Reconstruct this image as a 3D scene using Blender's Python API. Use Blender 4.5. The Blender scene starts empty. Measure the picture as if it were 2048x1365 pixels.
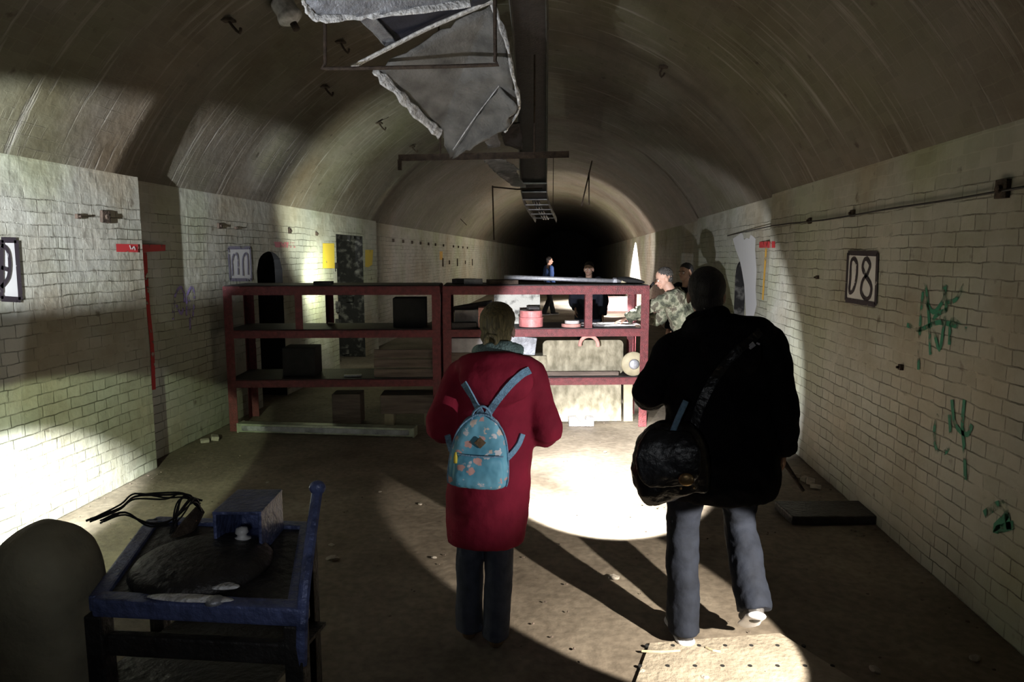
import bpy, bmesh, math, random
from mathutils import Vector, Matrix
from mathutils import noise as mnoise
R = math.radians
random.seed(7)
sc = bpy.context.scene
C = sc.collection

# ------------------------------------------------------------------ camera
F = 1365.0
PITCH = math.atan((682.5 - 510) / F)
YAW = math.atan((1145 - 1024) / F * math.cos(PITCH))
cam_d = bpy.data.cameras.new('camera'); cam = bpy.data.objects.new('camera', cam_d); C.objects.link(cam)
cam_d.sensor_width = 36.0; cam_d.lens = 36.0 * F / 2048.0
cam_d.clip_start = 0.05; cam_d.clip_end = 200
cam.location = (0, 0, 1.8)
cam.rotation_euler = (R(90) - PITCH, 0, YAW)
sc.camera = cam
# ------------------------------------------------------------------ world, exposure
w = bpy.data.worlds.new('world'); sc.world = w; w.use_nodes = True
w.node_tree.nodes['Background'].inputs[0].default_value = (0.5, 0.55, 0.6, 1)
w.node_tree.nodes['Background'].inputs[1].default_value = 0.004
sc.view_settings.view_transform = 'Standard'; sc.view_settings.look = 'None'
sc.view_settings.exposure = 0.0; sc.view_settings.gamma = 1.0
sc.cycles.use_denoising = True
sc.cycles.max_bounces = 8; sc.cycles.diffuse_bounces = 6
sc.cycles.sample_clamp_indirect = 8.0


# ------------------------------------------------------------------ hand torches, with a few spots added as fill
def spot(name, loc, aim, half, watts, blend=0.2, rad=0.012, col=(1, 1, 1)):
    l = bpy.data.lights.new(name, 'SPOT'); l.energy = watts; l.spot_size = R(half * 2); l.spot_blend = blend
    l.shadow_soft_size = rad; l.color = col
    o = bpy.data.objects.new(name, l); C.objects.link(o); o.location = loc
    d = Vector(aim) - Vector(loc); o.rotation_euler = d.to_track_quat('-Z', 'Y').to_euler()
    return o


COOL = (0.93, 0.96, 1.0); GREENISH = (0.93, 1.0, 0.82); WARM = (1.0, 0.9, 0.76)
# the man's own torch, held in front of him, making the bright pool on the floor
MAN_TORCH = Vector((0.30, 3.62, 1.16))
spot('torch_light_pool', MAN_TORCH, (0.27, 5.05, 0.0), 25, 2000, 0.22, 0.02, (1.0, 0.97, 0.90))
spot('torch_light_pool_core', MAN_TORCH, (0.40, 5.9, 0.0), 18, 1500, 0.9, 0.02, (1.0, 0.98, 0.93))
# torch of a companion on the right, just out of the frame, across the man's legs
spot('torch_light_right', (1.52, 1.88, 0.95), (0.40, 3.32, 0.0), 16.5, 640, 0.12, 0.015, WARM)
spot('back_fill_light', (1.52, 1.88, 0.97), (-0.36, 2.85, 1.02), 15, 95, 0.8, 0.015, COOL)  # fill spot added to brighten the woman's back
# torch on the left making the hot spot low on the left wall
spot('torch_light_left', (-2.15, 1.55, 1.35), (-3.5, 4.05, 0.20), 9.5, 4200, 0.7, 0.02, (0.96, 1.0, 0.95))
spot('torch_light_left_spill', (-2.15, 1.55, 1.35), (-3.42, 4.25, 0.08), 16.5, 330, 0.12, 0.03, (0.85, 1.0, 0.62))
spot('torch_light_duct', (-2.25, 1.3, 1.5), (-1.15, 4.7, 3.15), 15, 330, 0.6, 0.02, COOL)
# torch further left lighting the upper wall and the haunch of the vault
spot('torch_light_upper', (-2.65, 0.6, 1.75), (-3.78, 4.9, 2.28), 12.8, 2500, 0.45, 0.02, COOL)
# unseen fill spot added beside the camera to brighten the machine and backs
spot('near_fill_light', (-0.25, 0.15, 1.62), (-0.9, 4.0, 1.7), 50, 18, 1.0, 0.06, COOL)
# the woman's torch, held in front of her: right half of the rack and the right wall beyond the man
WOMAN_TORCH = Vector((-0.22, 3.48, 1.13))
spot('torch_light_forward', WOMAN_TORCH, (1.15, 8.9, 0.25), 27, 1000, 0.2, 0.012, (0.97, 0.97, 1.0))
# torch left lying on the rack, against the left wall
spot('torch_light_rack', (-3.15, 9.2, 1.45), (-3.65, 9.6, 1.40), 74, 75, 1.0, 0.03, (0.98, 1.0, 0.78))
spot('torch_light_rack_vault', (-2.7, 8.3, 1.6), (-3.2, 10.2, 2.9), 68, 170, 1.0, 0.04, GREENISH)
# the guide's torch on the right end of the rack
spot('torch_light_guide', (0.78, 7.28, 1.42), (0.50, 7.55, 1.02), 38, 330, 0.5, 0.02, (1, 1, 1))
# torch light far down the tunnel beyond the rack
spot('far_wedge_light', (2.0, 25.4, 2.35), (2.25, 25.4, 0.0), 62, 5200, 0.25, 0.02, (1, 0.98, 0.96))  # spot added high by the wall, shaped to give the bright wedge
spot('torch_light_far_floor', (0.85, 18.0, 1.15), (1.35, 21.3, 0.0), 13, 4500, 0.5, 0.02, (1, 0.98, 0.96))
spot('torch_light_far_spill', (0.9, 18.0, 1.2), (0.9, 23.5, 2.9), 48, 1150, 1.0, 0.05, (1.0, 0.86, 0.80))
spot('torch_light_far_left', (-0.2, 12.5, 1.3), (-3.8, 17.5, 2.0), 42, 140, 1.0, 0.05, (1.0, 0.88, 0.86))


# ------------------------------------------------------------------ point helpers (a ray of the camera to a given plane)
CF = Vector((-math.sin(YAW) * math.cos(PITCH), math.cos(YAW) * math.cos(PITCH), -math.sin(PITCH)))
CR = Vector((math.cos(YAW), math.sin(YAW), 0)); CU = CR.cross(CF)
CAM = Vector((0, 0, 1.8))


def ray(x, y): return CF + CR * ((x - 1024) / F) - CU * ((y - 682.5) / F)
def pY(x, y, Y): d = ray(x, y); return CAM + d * (Y / d.y)
def pX(x, y, X): d = ray(x, y); return CAM + d * (X / d.x)
def pZ(x, y, Z): d = ray(x, y); return CAM + d * ((Z - 1.8) / d.z)


# ------------------------------------------------------------------ materials
MATS = {}


def nodes(m):
    nt = m.node_tree
    return nt, nt.nodes, nt.links


def mat(name, col, rough=0.7, metal=0.0, var=0.25, scale=12.0, bump=0.15, bscale=None, col2=None, thr=None, spec=0.5, stretch=None, coat=0.0):
    """a surface with mottled colour and a fine bump"""
    if name in MATS: return MATS[name]
    m = bpy.data.materials.new(name); m.use_nodes = True; MATS[name] = m
    nt, N, L = nodes(m); b = N['Principled BSDF']
    tc = N.new('ShaderNodeTexCoord'); mp = N.new('ShaderNodeMapping')
    L.new(tc.outputs['Object'], mp.inputs[0])
    if stretch: mp.inputs['Scale'].default_value = stretch
    nz = N.new('ShaderNodeTexNoise'); nz.inputs['Scale'].default_value = scale; nz.inputs['Detail'].default_value = 6
    L.new(mp.outputs[0], nz.inputs['Vector'])
    cr = N.new('ShaderNodeValToRGB'); L.new(nz.outputs[0], cr.inputs[0])
    a, bb = thr if thr else (0.3, 0.7)
    cr.color_ramp.elements[0].position = a; cr.color_ramp.elements[1].position = bb
    c1 = [max(0, c * (1 - var)) for c in col]; c2 = list(col2) if col2 else [min(1, c * (1 + var)) for c in col]
    cr.color_ramp.elements[0].color = (*c1, 1); cr.color_ramp.elements[1].color = (*c2, 1)
    L.new(cr.outputs[0], b.inputs['Base Color'])
    b.inputs['Roughness'].default_value = rough; b.inputs['Metallic'].default_value = metal
    b.inputs['Specular IOR Level'].default_value = spec
    if coat: b.inputs['Coat Weight'].default_value = coat; b.inputs['Coat Roughness'].default_value = 0.25
    if bump:
        n2 = N.new('ShaderNodeTexNoise'); n2.inputs['Scale'].default_value = bscale or scale * 4; n2.inputs['Detail'].default_value = 5
        L.new(mp.outputs[0], n2.inputs['Vector'])
        bp = N.new('ShaderNodeBump'); bp.inputs['Strength'].default_value = bump; bp.inputs['Distance'].default_value = 0.02
        L.new(n2.outputs[0], bp.inputs['Height']); L.new(bp.outputs[0], b.inputs['Normal'])
    return m


def masonry(name, base, mortar, vault=False):
    m = bpy.data.materials.new(name); m.use_nodes = True
    nt, N, L = nodes(m); b = N['Principled BSDF']
    uv = N.new('ShaderNodeUVMap'); uv.uv_map = 'UVMap'
    # ragged joints: shift the coordinates a little
    nd = N.new('ShaderNodeTexNoise'); nd.inputs['Scale'].default_value = 5; nd.inputs['Detail'].default_value = 4
    L.new(uv.outputs[0], nd.inputs['Vector'])
    sub = N.new('ShaderNodeVectorMath'); sub.operation = 'SUBTRACT'; sub.inputs[1].default_value = (0.5, 0.5, 0.5)
    L.new(nd.outputs['Color'], sub.inputs[0])
    scl = N.new('ShaderNodeVectorMath'); scl.operation = 'SCALE'; scl.inputs['Scale'].default_value = 0.035
    L.new(sub.outputs[0], scl.inputs[0])
    add = N.new('ShaderNodeVectorMath'); add.operation = 'ADD'
    L.new(uv.outputs[0], add.inputs[0]); L.new(scl.outputs[0], add.inputs[1])
    br = N.new('ShaderNodeTexBrick')
    br.offset = 0.25; br.offset_frequency = 2; br.squash = 0.5; br.squash_frequency = 2
    br.inputs['Scale'].default_value = 1.0; br.inputs['Mortar Size'].default_value = 0.0042 if not vault else 0.004
    br.inputs['Mortar Smooth'].default_value = 0.4; br.inputs['Bias'].default_value = 0.0
    br.inputs['Brick Width'].default_value = 0.26; br.inputs['Row Height'].default_value = 0.08
    br.inputs['Color1'].default_value = (*base, 1)
    br.inputs['Color2'].default_value = (base[0] * .84, base[1] * .84, base[2] * .82, 1)
    br.inputs['Mortar'].default_value = (*mortar, 1)
    L.new(add.outputs[0], br.inputs['Vector'])
    # joints filled with limewash here and there, and none in the plaster band above the brickwork
    fz = N.new('ShaderNodeTexNoise'); fz.inputs['Scale'].default_value = 2.2; fz.inputs['Detail'].default_value = 7; fz.inputs['Roughness'].default_value = 0.7
    L.new(uv.outputs[0], fz.inputs['Vector'])
    fr = N.new('ShaderNodeMapRange'); fr.inputs['From Min'].default_value = 0.38 if not vault else 0.50; fr.inputs['From Max'].default_value = 0.60 if not vault else 0.74
    L.new(fz.outputs[0], fr.inputs['Value'])
    sep = N.new('ShaderNodeSeparateXYZ'); L.new(uv.outputs[0], sep.inputs[0])
    bd = N.new('ShaderNodeMapRange')
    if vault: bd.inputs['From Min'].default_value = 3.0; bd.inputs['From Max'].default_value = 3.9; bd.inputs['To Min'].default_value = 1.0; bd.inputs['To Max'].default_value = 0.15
    else: bd.inputs['From Min'].default_value = 2.18; bd.inputs['From Max'].default_value = 2.23; bd.inputs['To Min'].default_value = 1.0; bd.inputs['To Max'].default_value = 0.0
    L.new(sep.outputs['Y'], bd.inputs['Value'])
    vis = N.new('ShaderNodeMath'); vis.operation = 'MULTIPLY'; L.new(fr.outputs[0], vis.inputs[0]); L.new(bd.outputs[0], vis.inputs[1])
    fac = N.new('ShaderNodeMath'); fac.operation = 'MULTIPLY'; L.new(br.outputs['Fac'], fac.inputs[0]); L.new(vis.outputs[0], fac.inputs[1])
    joint = N.new('ShaderNodeMix'); joint.data_type = 'RGBA'; L.new(fac.outputs[0], joint.inputs[0])
    tone = N.new('ShaderNodeTexNoise'); tone.inputs['Scale'].default_value = 0.55; tone.inputs['Detail'].default_value = 5; L.new(uv.outputs[0], tone.inputs['Vector'])
    tr = N.new('ShaderNodeValToRGB'); L.new(tone.outputs[0], tr.inputs[0])
    te = tr.color_ramp.elements; te[0].position = 0.36; te[0].color = (base[0] * 1.02, base[1] * .93, base[2] * .84, 1); te[1].position = 0.64; te[1].color = (base[0] * .92, base[1] * .98, base[2] * .80, 1)
    t3 = te.new(0.5); t3.color = (*base, 1)
    L.new(tr.outputs[0], joint.inputs[6]); joint.inputs[7].default_value = (*mortar, 1)
    # each brick slightly different where the joints show
    bt = N.new('ShaderNodeMix'); bt.data_type = 'RGBA'; bt.blend_type = 'MULTIPLY'; bt.inputs[0].default_value = 1.0
    br.inputs['Color1'].default_value = (1, 1, 1, 1); br.inputs['Color2'].default_value = (0.84, 0.84, 0.83, 1); br.inputs['Mortar'].default_value = (1, 1, 1, 1)
    L.new(joint.outputs[2], bt.inputs[6]); L.new(br.outputs['Color'], bt.inputs[7])
    # stains and worn patches
    nz = N.new('ShaderNodeTexNoise'); nz.inputs['Scale'].default_value = 0.9; nz.inputs['Detail'].default_value = 8; nz.inputs['Roughness'].default_value = 0.65
    L.new(uv.outputs[0], nz.inputs['Vector'])
    cr = N.new('ShaderNodeValToRGB'); L.new(nz.outputs[0], cr.inputs[0])
    cr.color_ramp.elements[0].position = 0.33; cr.color_ramp.elements[0].color = (0.62, 0.55, 0.44, 1)
    cr.color_ramp.elements[1].position = 0.55; cr.color_ramp.elements[1].color = (1, 1, 1, 1)
    mx = N.new('ShaderNodeMix'); mx.data_type = 'RGBA'; mx.blend_type = 'MULTIPLY'; mx.inputs[0].default_value = 0.85
    L.new(bt.outputs[2], mx.inputs[6]); L.new(cr.outputs[0], mx.inputs[7])
    # small dark chips
    vz = N.new('ShaderNodeTexNoise'); vz.inputs['Scale'].default_value = 7; vz.inputs['Detail'].default_value = 5
    L.new(uv.outputs[0], vz.inputs['Vector'])
    c2 = N.new('ShaderNodeValToRGB'); L.new(vz.outputs[0], c2.inputs[0])
    c2.color_ramp.elements[0].position = 0.25; c2.color_ramp.elements[0].color = (0.25, 0.2, 0.15, 1)
    c2.color_ramp.elements[1].position = 0.34; c2.color_ramp.elements[1].color = (1, 1, 1, 1)
    m2 = N.new('ShaderNodeMix'); m2.data_type = 'RGBA'; m2.blend_type = 'MULTIPLY'; m2.inputs[0].default_value = 0.8
    L.new(mx.outputs[2], m2.inputs[6]); L.new(c2.outputs[0], m2.inputs[7])
    # drips of lime running down the curve
    mp = N.new('ShaderNodeMapping'); mp.inputs['Scale'].default_value = (9.0, 0.55, 1)
    L.new(uv.outputs[0], mp.inputs[0])
    dz = N.new('ShaderNodeTexNoise'); dz.inputs['Scale'].default_value = 1.6; dz.inputs['Detail'].default_value = 6; dz.inputs['Roughness'].default_value = 0.6
    L.new(mp.outputs[0], dz.inputs['Vector'])
    c3 = N.new('ShaderNodeValToRGB'); L.new(dz.outputs[0], c3.inputs[0])
    c3.color_ramp.elements[0].position = 0.55; c3.color_ramp.elements[0].color = (0, 0, 0, 1)
    c3.color_ramp.elements[1].position = 0.70; c3.color_ramp.elements[1].color = (1, 1, 1, 1)
    m3 = N.new('ShaderNodeMix'); m3.data_type = 'RGBA'
    k = N.new('ShaderNodeMath'); k.operation = 'MULTIPLY'; k.inputs[1].default_value = 0.5 if vault else 0.16
    L.new(c3.outputs[0], k.inputs[0]); L.new(k.outputs[0], m3.inputs[0])
    L.new(m2.outputs[2], m3.inputs[6]); m3.inputs[7].default_value = (0.42, 0.41, 0.38, 1)
    L.new(m3.outputs[2], b.inputs['Base Color'])
    b.inputs['Roughness'].default_value = 0.62; b.inputs['Specular IOR Level'].default_value = 0.35
    # relief
    h1 = N.new('ShaderNodeMath'); h1.operation = 'MULTIPLY_ADD'; L.new(fac.outputs[0], h1.inputs[0]); h1.inputs[1].default_value = -1.0 if not vault else -0.6
    fine = N.new('ShaderNodeTexNoise'); fine.inputs['Scale'].default_value = 11; fine.inputs['Detail'].default_value = 8
    L.new(uv.outputs[0], fine.inputs['Vector']); L.new(fine.outputs[0], h1.inputs[2])
    h2 = N.new('ShaderNodeMath'); h2.operation = 'MULTIPLY_ADD'; L.new(c3.outputs[0], h2.inputs[0]); h2.inputs[1].default_value = 0.8 if vault else 0.15
    L.new(h1.outputs[0], h2.inputs[2])
    bp = N.new('ShaderNodeBump'); bp.inputs['Strength'].default_value = 0.75; bp.inputs['Distance'].default_value = 0.012
    L.new(h2.outputs[0], bp.inputs['Height']); L.new(bp.outputs[0], b.inputs['Normal'])
    return m


M_wall = masonry('whitewashed_brick', (0.47, 0.475, 0.42), (0.12, 0.12, 0.09))
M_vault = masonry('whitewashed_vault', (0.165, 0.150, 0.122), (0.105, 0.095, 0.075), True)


def floor_material():
    m = bpy.data.materials.new('dirty_concrete_floor'); m.use_nodes = True
    nt, N, L = nodes(m); b = N['Principled BSDF']
    tc = N.new('ShaderNodeTexCoord')
    n1 = N.new('ShaderNodeTexNoise'); n1.inputs['Scale'].default_value = 0.8; n1.inputs['Detail'].default_value = 10; n1.inputs['Roughness'].default_value = 0.65
    L.new(tc.outputs['Object'], n1.inputs['Vector'])
    cr = N.new('ShaderNodeValToRGB'); L.new(n1.outputs[0], cr.inputs[0])
    e = cr.color_ramp.elements
    e[0].position = 0.32; e[0].color = (0.10, 0.08, 0.06, 1); e[1].position = 0.66; e[1].color = (0.30, 0.26, 0.205, 1)
    x = e.new(0.5); x.color = (0.20, 0.168, 0.13, 1)
    n2 = N.new('ShaderNodeTexNoise'); n2.inputs['Scale'].default_value = 22; n2.inputs['Detail'].default_value = 8
    L.new(tc.outputs['Object'], n2.inputs['Vector'])
    c2 = N.new('ShaderNodeValToRGB'); L.new(n2.outputs[0], c2.inputs[0])
    c2.color_ramp.elements[0].position = 0.35; c2.color_ramp.elements[0].color = (0.8, 0.8, 0.8, 1)
    c2.color_ramp.elements[1].position = 0.62; c2.color_ramp.elements[1].color = (1.08, 1.08, 1.08, 1)
    mx = N.new('ShaderNodeMix'); mx.data_type = 'RGBA'; mx.blend_type = 'MULTIPLY'; mx.inputs[0].default_value = 1
    L.new(cr.outputs[0], mx.inputs[6]); L.new(c2.outputs[0], mx.inputs[7]); L.new(mx.outputs[2], b.inputs['Base Color'])
    b.inputs['Roughness'].default_value = 0.72; b.inputs['Specular IOR Level'].default_value = 0.3
    bp = N.new('ShaderNodeBump'); bp.inputs['Strength'].default_value = 0.4; bp.inputs['Distance'].default_value = 0.012
    L.new(n2.outputs[0], bp.inputs['Height']); L.new(bp.outputs[0], b.inputs['Normal'])
    return m


M_floor = floor_material()
M_rub = mat('charred_rubble_and_shade', (0.012, 0.011, 0.010), 0.85, var=0.6, scale=9, bump=1.0, bscale=14, col2=(0.16, 0.155, 0.14), thr=(0.52, 0.80))  # black rubble; also paints shade into the doorway and right niche
M_black = mat('black_and_shade', (0.012, 0.012, 0.012), 0.9, bump=0.2)  # plain black; also paints the unlit left niche and far end
M_redi = mat('red_painted_iron', (0.14, 0.023, 0.027), 0.5, var=0.35, scale=26, bump=0.35, bscale=120)
M_dark = mat('dark_sheet_steel', (0.030, 0.026, 0.026), 0.6, metal=0.2, var=0.4, bump=0.3)
M_rust = mat('rusty_iron', (0.06, 0.042, 0.03), 0.8, metal=0.2, var=0.5, scale=20, bump=0.5)
M_galv = mat('galvanised_sheet', (0.30, 0.31, 0.34), 0.5, metal=0.35, var=0.45, scale=9, bump=0.5, bscale=60)
M_gdrk = mat('sooty_sheet_metal', (0.15, 0.145, 0.135), 0.6, metal=0.15, var=0.45, scale=6, bump=0.5, bscale=50)
M_flake = mat('flaking_plaster', (0.72, 0.70, 0.69), 0.85, var=0.45, scale=30, bump=1.0, bscale=45)
M_duct = mat('duct_interior', (0.03, 0.032, 0.05), 0.6, bump=0.2)
M_blue = mat('blue_painted_steel', (0.09, 0.115, 0.25), 0.42, metal=0.2, var=0.45, scale=18, bump=0.5, bscale=50, coat=0.2)
M_grey = mat('grime_grey_steel', (0.032, 0.030, 0.029), 0.5, metal=0.3, var=0.5, scale=9, bump=0.5)
M_olive = mat('olive_painted_steel', (0.30, 0.275, 0.19), 0.75, var=0.3, scale=5, bump=0.3)
M_wire = mat('black_cable', (0.012, 0.012, 0.013), 0.5, bump=0)
M_porc = mat('porcelain', (0.62, 0.62, 0.62), 0.25, var=0.3, scale=25, bump=0.1)
M_skin = mat('skin', (0.52, 0.32, 0.24), 0.55, var=0.1, bump=0.05)
M_skind = mat('skin_tanned', (0.42, 0.25, 0.17), 0.55, var=0.1, bump=0.05)
M_eye = mat('eye_white', (0.6, 0.6, 0.58), 0.2, bump=0)
M_lip = mat('lips', (0.38, 0.16, 0.14), 0.5, bump=0.05)
M_blond = mat('dark_blond_hair', (0.20, 0.155, 0.065), 0.5, var=0.6, scale=40, bump=0.8, bscale=90, stretch=(3, 3, 0.35))
M_hairb = mat('black_hair', (0.018, 0.015, 0.014), 0.45, var=0.5, scale=40, bump=0.8, bscale=90, stretch=(3, 3, 0.4))
M_hairg = mat('greying_hair', (0.07, 0.065, 0.06), 0.5, var=0.6, scale=50, bump=0.8, bscale=90)
M_redc = mat('crimson_coat_cloth', (0.255, 0.012, 0.032), 0.85, var=0.22, scale=7, bump=0.5, bscale=9, spec=0.25)
M_scarf = mat('grey_teal_scarf', (0.20, 0.29, 0.27), 0.9, var=0.3, scale=30, bump=0.7)
M_jean = mat('blue_grey_trousers', (0.0085, 0.011, 0.018), 0.85, spec=.2, var=0.25, scale=16, bump=0.5, bscale=10)
M_jeanw = mat('grey_blue_jeans', (0.07, 0.078, 0.105), 0.85, spec=.2, var=0.25, scale=16, bump=0.5, bscale=10)
M_bcoat = mat('black_padded_cloth', (0.0055, 0.0052, 0.0068), 0.75, var=0.3, scale=9, bump=0.7, bscale=8, spec=0.08)
M_navy = mat('navy_cloth', (0.02, 0.026, 0.045), 0.85, var=0.2, bump=0.4, bscale=9)
M_bluej = mat('blue_jacket_cloth', (0.05, 0.11, 0.32), 0.7, var=0.3, scale=10, bump=0.3)
M_shoe = mat('dark_shoe', (0.03, 0.028, 0.028), 0.6, bump=0.2)
M_sole = mat('white_rubber_sole', (0.62, 0.62, 0.66), 0.6, var=0.12, bump=0.1)
M_brshoe = mat('brown_suede_boot', (0.16, 0.10, 0.05), 0.8, var=0.3, bump=0.3)
M_leath = mat('black_leather', (0.008, 0.008, 0.009), 0.35, var=0.3, scale=12, bump=0.5, bscale=22, coat=0.1)
M_strap = mat('light_blue_webbing', (0.22, 0.38, 0.52), 0.8, var=0.2, scale=60, bump=0.5, bscale=200)
M_brass = mat('dull_brass', (0.30, 0.2, 0.09), 0.35, metal=0.8, var=0.3, bump=0.1)
M_reflex = mat('pale_reflective_tape', (0.5, 0.5, 0.55), 0.3, metal=0.4, var=0.5, scale=60, bump=0.1)
M_card = mat('grey_card', (0.40, 0.385, 0.40), 0.8, var=0.25, scale=8, bump=0.3)
M_speck = mat('speckled_board', (0.50, 0.50, 0.46), 0.8, var=0.75, scale=11, bump=0.4, col2=(0.52, 0.52, 0.48), thr=(0.36, 0.52))
M_white = mat('stained_white_board', (0.62, 0.60, 0.58), 0.8, var=0.5, scale=7, bump=0.3, col2=(0.66, 0.64, 0.62), thr=(0.3, 0.45))
M_pinkb = mat('pale_pink_brick', (0.60, 0.30, 0.26), 0.8, var=0.25, scale=14, bump=0.3)
M_pink = mat('pink_painted_metal', (0.62, 0.22, 0.22), 0.45, var=0.25, scale=20, bump=0.2)
M_ply = mat('worn_plywood', (0.24, 0.215, 0.145), 0.8, var=0.25, scale=15, bump=0.4, col2=(0.42, 0.38, 0.28), thr=(0.36, 0.70), stretch=(1.0, 1.0, 0.6))
M_woodd = mat('old_grey_wood', (0.15, 0.115, 0.095), 0.85, var=0.4, scale=8, bump=0.5, stretch=(0.35, 3, 4))
M_pipe = mat('zinc_pipe', (0.42, 0.43, 0.47), 0.45, metal=0.5, var=0.25, scale=40, bump=0.2)
M_lampf = mat('pale_green_enamel', (0.33, 0.36, 0.28), 0.35, metal=0.2, var=0.3, scale=12, bump=0.2)
M_block = mat('cast_aluminium', (0.45, 0.45, 0.50), 0.5, metal=0.3, var=0.25, bump=0.3)
M_stone = mat('broken_plaster', (0.42, 0.38, 0.33), 0.9, var=0.3, bump=0.5)
M_plate = mat('perforated_plate', (0.31, 0.27, 0.21), 0.75, metal=0.0, var=0.25, scale=8, bump=0.5, bscale=40)
M_tan = mat('tan_plastic', (0.42, 0.37, 0.25), 0.6, var=0.2, bump=0.1)
M_torch = mat('black_anodised', (0.02, 0.02, 0.022), 0.4, metal=0.4, bump=0)


def paint(name, col, thr=(0.40, 0.50), scale=9):
    """worn paint: the wall shows through the gaps"""
    if name in MATS: return MATS[name]
    m = bpy.data.materials.new(name); m.use_nodes = True; MATS[name] = m
    nt, N, L = nodes(m); b = N['Principled BSDF']
    b.inputs['Base Color'].default_value = (*col, 1); b.inputs['Roughness'].default_value = 0.7
    tc = N.new('ShaderNodeTexCoord'); nz = N.new('ShaderNodeTexNoise'); nz.inputs['Scale'].default_value = scale; nz.inputs['Detail'].default_value = 7
    L.new(tc.outputs['Object'], nz.inputs['Vector'])
    cr = N.new('ShaderNodeValToRGB'); L.new(nz.outputs[0], cr.inputs[0])
    cr.color_ramp.elements[0].position = thr[0]; cr.color_ramp.elements[1].position = thr[1]
    L.new(cr.outputs[0], b.inputs['Alpha'])
    return m


def camo_material():
    m = bpy.data.materials.new('camouflage_cloth'); m.use_nodes = True
    nt, N, L = nodes(m); b = N['Principled BSDF']; b.inputs['Roughness'].default_value = 0.85
    tc = N.new('ShaderNodeTexCoord'); nz = N.new('ShaderNodeTexNoise'); nz.inputs['Scale'].default_value = 11; nz.inputs['Detail'].default_value = 3
    L.new(tc.outputs['Object'], nz.inputs['Vector'])
    cr = N.new('ShaderNodeValToRGB'); cr.color_ramp.interpolation = 'CONSTANT'; L.new(nz.outputs[0], cr.inputs[0])
    e = cr.color_ramp.elements
    e[0].position = 0.0; e[0].color = (0.06, 0.065, 0.045, 1); e[1].position = 0.43; e[1].color = (0.15, 0.16, 0.11, 1)
    x = e.new(0.52); x.color = (0.26, 0.26, 0.19, 1); x = e.new(0.6); x.color = (0.10, 0.09, 0.065, 1)
    L.new(cr.outputs[0], b.inputs['Base Color'])
    n2 = N.new('ShaderNodeTexNoise'); n2.inputs['Scale'].default_value = 14; L.new(tc.outputs['Object'], n2.inputs['Vector'])
    bp = N.new('ShaderNodeBump'); bp.inputs['Strength'].default_value = 0.8; bp.inputs['Distance'].default_value = 0.03
    L.new(n2.outputs[0], bp.inputs['Height']); L.new(bp.outputs[0], b.inputs['Normal'])
    return m


M_camo = camo_material()


def floral_material():
    m = bpy.data.materials.new('teal_floral_canvas'); m.use_nodes = True
    nt, N, L = nodes(m); b = N['Principled BSDF']; b.inputs['Roughness'].default_value = 0.6
    tc = N.new('ShaderNodeTexCoord')
    nz = N.new('ShaderNodeTexNoise'); nz.inputs['Scale'].default_value = 8; L.new(tc.outputs['Object'], nz.inputs['Vector'])
    base = N.new('ShaderNodeValToRGB'); L.new(nz.outputs[0], base.inputs[0])
    base.color_ramp.elements[0].color = (0.10, 0.33, 0.45, 1); base.color_ramp.elements[1].color = (0.20, 0.50, 0.62, 1)
    base.color_ramp.elements[0].position = 0.35; base.color_ramp.elements[1].position = 0.65
    nd = N.new('ShaderNodeTexNoise'); nd.inputs['Scale'].default_value = 60; L.new(tc.outputs['Object'], nd.inputs['Vector'])
    mad = N.new('ShaderNodeVectorMath'); mad.operation = 'MULTIPLY_ADD'; mad.inputs[1].default_value = (0.035, 0.035, 0.035)
    L.new(nd.outputs['Color'], mad.inputs[0]); L.new(tc.outputs['Object'], mad.inputs[2])
    vo = N.new('ShaderNodeTexVoronoi'); vo.inputs['Scale'].default_value = 24; L.new(mad.outputs[0], vo.inputs['Vector'])
    mk = N.new('ShaderNodeValToRGB'); L.new(vo.outputs['Distance'], mk.inputs[0])
    mk.color_ramp.elements[0].position = 0.36; mk.color_ramp.elements[0].color = (1, 1, 1, 1)
    mk.color_ramp.elements[1].position = 0.44; mk.color_ramp.elements[1].color = (0, 0, 0, 1)
    pick = N.new('ShaderNodeSeparateColor'); L.new(vo.outputs['Color'], pick.inputs[0])
    gt = N.new('ShaderNodeMath'); gt.operation = 'GREATER_THAN'; gt.inputs[1].default_value = 0.22; L.new(pick.outputs[0], gt.inputs[0])
    mu = N.new('ShaderNodeMath'); mu.operation = 'MULTIPLY'; L.new(mk.outputs[0], mu.inputs[0]); L.new(gt.outputs[0], mu.inputs[1])
    flo = N.new('ShaderNodeValToRGB'); L.new(pick.outputs[1], flo.inputs[0]); flo.color_ramp.interpolation = 'CONSTANT'
    e = flo.color_ramp.elements; e[0].color = (0.75, 0.70, 0.70, 1); e[1].position = 0.4; e[1].color = (0.70, 0.38, 0.33, 1)
    x = e.new(0.75); x.color = (0.75, 0.60, 0.50, 1)
    mx = N.new('ShaderNodeMix'); mx.data_type = 'RGBA'; L.new(mu.outputs[0], mx.inputs[0]); L.new(base.outputs[0], mx.inputs[6]); L.new(flo.outputs[0], mx.inputs[7])
    # dark printed branches near the top
    L.new(mx.outputs[2], b.inputs['Base Color'])
    bp = N.new('ShaderNodeBump'); bp.inputs['Strength'].default_value = 0.3; bp.inputs['Distance'].default_value = 0.02
    L.new(nz.outputs[0], bp.inputs['Height']); L.new(bp.outputs[0], b.inputs['Normal'])
    return m


M_floral = floral_material()


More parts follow.
